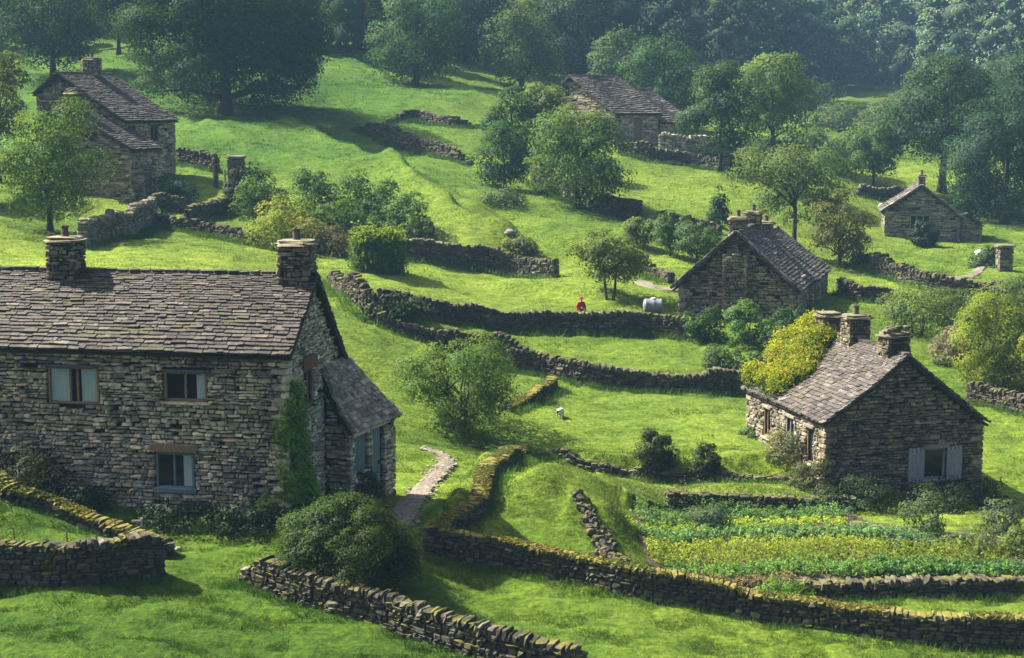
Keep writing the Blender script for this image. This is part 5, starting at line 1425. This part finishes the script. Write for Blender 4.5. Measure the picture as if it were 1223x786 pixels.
def person():
    b = onray(694, at(694, 395)[1]+.75)
    root = empty('person', b, 'person in a red jacket standing behind the long wall left of the grey tank', 'person', rz=radians(20)); root.scale = (.93,.93,.93)
    # one continuous body: pelvis rooted, legs, torso, neck, head, arms with five fingers
    v=[];e=[];r=[]
    def a(p, rad, par=None):
        v.append(p); r.append(rad); i = len(v)-1
        if par is not None: e.append((par, i))
        return i
    pel = a((0,0,.93), (.15,.11)); wa = a((0,0,1.08), (.13,.10), pel); ch = a((0,.01,1.30), (.165,.115), wa); nk = a((0,.0,1.48), .055, ch)
    hd = a((0,-.015,1.58), (.078,.09), nk); hd2 = a((0,-.01,1.68), (.075,.088), hd); a((0,0,1.74), (.05,.06), hd2)
    for s in (-1,1):
        hip = a((s*.09,0,.86), .095, pel); kn = a((s*.10,-.02,.50), .062, hip); ak = a((s*.10,.02,.09), .042, kn); a((s*.11,-.15,.045), (.038,.035), ak)
        sh = a((s*.17,.01,1.40), .062, ch); el = a((s*.25,.03,1.13), .046, sh); wr = a((s*.23,-.10,.91), .030, el); pm = a((s*.225,-.13,.84), (.036,.022), wr)
        for f, (dx, ln) in enumerate(((-.028,.07),(-.010,.085),(.010,.08),(.026,.062))):
            f1 = a((s*.225+dx*.9,-.145,.80), .010, pm); a((s*.225+dx,-.150,.80-ln*.8), .008, f1)
        t1 = a((s*.19,-.15,.83), .011, pm); a((s*.178,-.165,.80), .009, t1)
    skin_obj('body', v, e, r, 'skin', root)
    jv=[(0,0,.88),(0,0,1.08),(0,.01,1.30),(0,0,1.45)]; je=[(0,1),(1,2),(2,3)]; jr=[(.185,.145),(.165,.135),(.195,.145),(.075,.075)]
    for s in (-1,1):
        i = len(jv); jv += [(s*.18,.01,1.40),(s*.255,.03,1.13),(s*.235,-.09,.94)]; jr += [.085,.068,.052]; je += [(2,i),(i,i+1),(i+1,i+2)]
    skin_obj('jacket', jv, je, jr, 'red', root)
    tv=[(0,0,.93)]; te=[]; tr=[(.165,.13)]
    for s in (-1,1):
        i = len(tv); tv += [(s*.09,0,.84),(s*.10,-.02,.50),(s*.10,.015,.10)]; tr += [.108,.080,.062]; te += [(0,i),(i,i+1),(i+1,i+2)]
    skin_obj('trousers', tv, te, tr, 'navy', root)
    hm = MB(); uvball(hm, (0,.018,1.675), .105, sq=(.86,.98,1.0)); hm.build('red_hat', 'red', root, local=True, smooth=True)
    fm = MB(); uvball(fm, (0,-.108,1.585), .018, 8, 6, sq=(.7,1,1.2))
    for s in (-1,1): uvball(fm, (s*.084,0,1.60), .022, 8, 6, sq=(.4,.8,1.3))
    fm.build('nose_and_ears', 'skin', root, local=True, smooth=True)
    em = MB()
    for s in (-1,1): uvball(em, (s*.032,-.088,1.612), .011, 8, 6)
    box(em, (0,-.092,1.545), (.045,.01,.010)); em.build('eyes_and_mouth', 'darkface', root, local=True)
    bm_ = MB()
    for s in (-1,1): box(bm_, (s*.105,-.06,.045), (.10,.27,.10), jit=.1)
    bm_.build('boots', 'darkface', root, local=True)
    bg = MB(); uvball(bg, (-.02,-.16,1.12), .065, 12, 8, sq=(1,.6,1.1)); bg.build('pale_bundle', 'white', root, local=True, smooth=True)
person()

def sheep(px, py, label, rz, k=1.0, name='sheep', Y=None):
    b = at(px, py) if Y is None else onray(px, Y); root = empty(name, b, label, 'sheep', rz=rz); root.scale = (k,k,k)
    v=[(.0,0,.55),(.30,0,.56),(-.32,0,.57),(.46,0,.62),(.60,0,.66),(.74,0,.60),(-.50,0,.55)]; e=[(0,1),(0,2),(1,3),(3,4),(4,5),(2,6)]; r=[(.25,.23),(.235,.21),(.23,.22),(.12,.11),(.085,.075),(.045,.045),(.03,.03)]
    for sx, sy in ((.30,.12),(.30,-.12),(-.34,.12),(-.34,-.12)):
        i = len(v); f = sx > 0; par = 1 if f else 2
        v += [(sx,sy,.40),(sx+(.02 if f else .05),sy,.24) if f else (sx-.06,sy,.22),(sx,sy,.03)]; r += [.075,.042,.03]; e += [(par,i),(i,i+1),(i+1,i+2)]
    skin_obj('fleece', v, e, r, 'fleece', root)
    hm = MB(); uvball(hm, (.66,0,.63), .10, 12, 8, sq=(1.35,.72,.85)); uvball(hm, (.76,0,.58), .06, 10, 7, sq=(1.1,.8,.8))
    for s in (-1,1): uvball(hm, (.58,s*.10,.70), .05, 8, 6, sq=(.5,1.3,.5))
    hm.build('head', 'darkface', root, local=True, smooth=True)
sheep(669,500,'small pale lamb with a dark face standing in the sunlit field', radians(250), .6, name='lamb')

# ================================================================ LIGHT, AIR, CAMERA
az = atan2(-.92, .40); EL = radians(46)
sdir = Vector((-.92*cos(EL), .40*cos(EL), sin(EL)))
w = bpy.data.worlds.new('World'); SC.world = w; w.use_nodes = True
N, L = w.node_tree.nodes, w.node_tree.links; N.clear()
sky = N.new('ShaderNodeTexSky'); sky.sky_type = 'NISHITA'; sky.sun_disc = False; sky.sun_elevation = EL; sky.sun_rotation = az
sky.air_density = .7; sky.dust_density = 6.0; sky.ozone_density = 1.0
bg = N.new('ShaderNodeBackground'); bg.inputs['Strength'].default_value = .064; wo = N.new('ShaderNodeOutputWorld')
L.new(sky.outputs[0], bg.inputs[0]); L.new(bg.outputs[0], wo.inputs[0])
sl = bpy.data.lights.new('sun', 'SUN'); sl.energy = 5.0; sl.angle = radians(.6); sl.color = (1.0, .93, .80)
so = bpy.data.objects.new('sun', sl); COL.objects.link(so); so.rotation_euler = sdir.to_track_quat('Z', 'Y').to_euler(); so.location = (-60, 60, 120)

HAZE = 0.00038
if HAZE:
    mb = MB(); x0,x1,y0,y1 = -420,420,-30,680
    zs = [((o.matrix_world if o.parent is None else o.matrix_basis) @ Vector(c)).z for o in bpy.data.objects if o.type == 'MESH' and o.parent is None for c in o.bound_box]
    z0, z1 = min(zs)-1, max(max(zs)+1, CAMZ+25)
    box(mb, ((x0+x1)/2,(y0+y1)/2,(z0+z1)/2), (x1-x0,y1-y0,z1-z0), jit=0)
    hm, N, L = new_mat('haze_air'); out = N.new('ShaderNodeOutputMaterial'); pv = N.new('ShaderNodeVolumePrincipled')
    pv.inputs['Color'].default_value = (.30,.56,.84,1); pv.inputs['Density'].default_value = HAZE; pv.inputs['Anisotropy'].default_value = 0.
    L.new(pv.outputs[0], out.inputs['Volume'])
    ho = mb.build('haze', hm); tagobj(ho, kind='stuff')

cam = bpy.data.cameras.new('camera'); cam.sensor_width = 36; cam.lens = 36*F/PW; cam.clip_end = 3000; cam.clip_start = .5
co = bpy.data.objects.new('camera', cam); COL.objects.link(co); co.location = (0, 0, CAMZ); co.rotation_euler = (pi/2-TILT, 0, 0); SC.camera = co
SC.view_settings.view_transform = 'Standard'; SC.view_settings.look = 'None'; SC.view_settings.exposure = 1.62; SC.view_settings.gamma = 1
cy = SC.cycles; cy.max_bounces = 5; cy.diffuse_bounces = 2; cy.glossy_bounces = 2; cy.transmission_bounces = 3; cy.transparent_max_bounces = 6; cy.volume_bounces = 0
cy.use_denoising = True; cy.denoiser = 'OPENIMAGEDENOISE'; cy.use_adaptive_sampling = True; cy.adaptive_threshold = .02
cy.caustics_reflective = False; cy.caustics_refractive = False
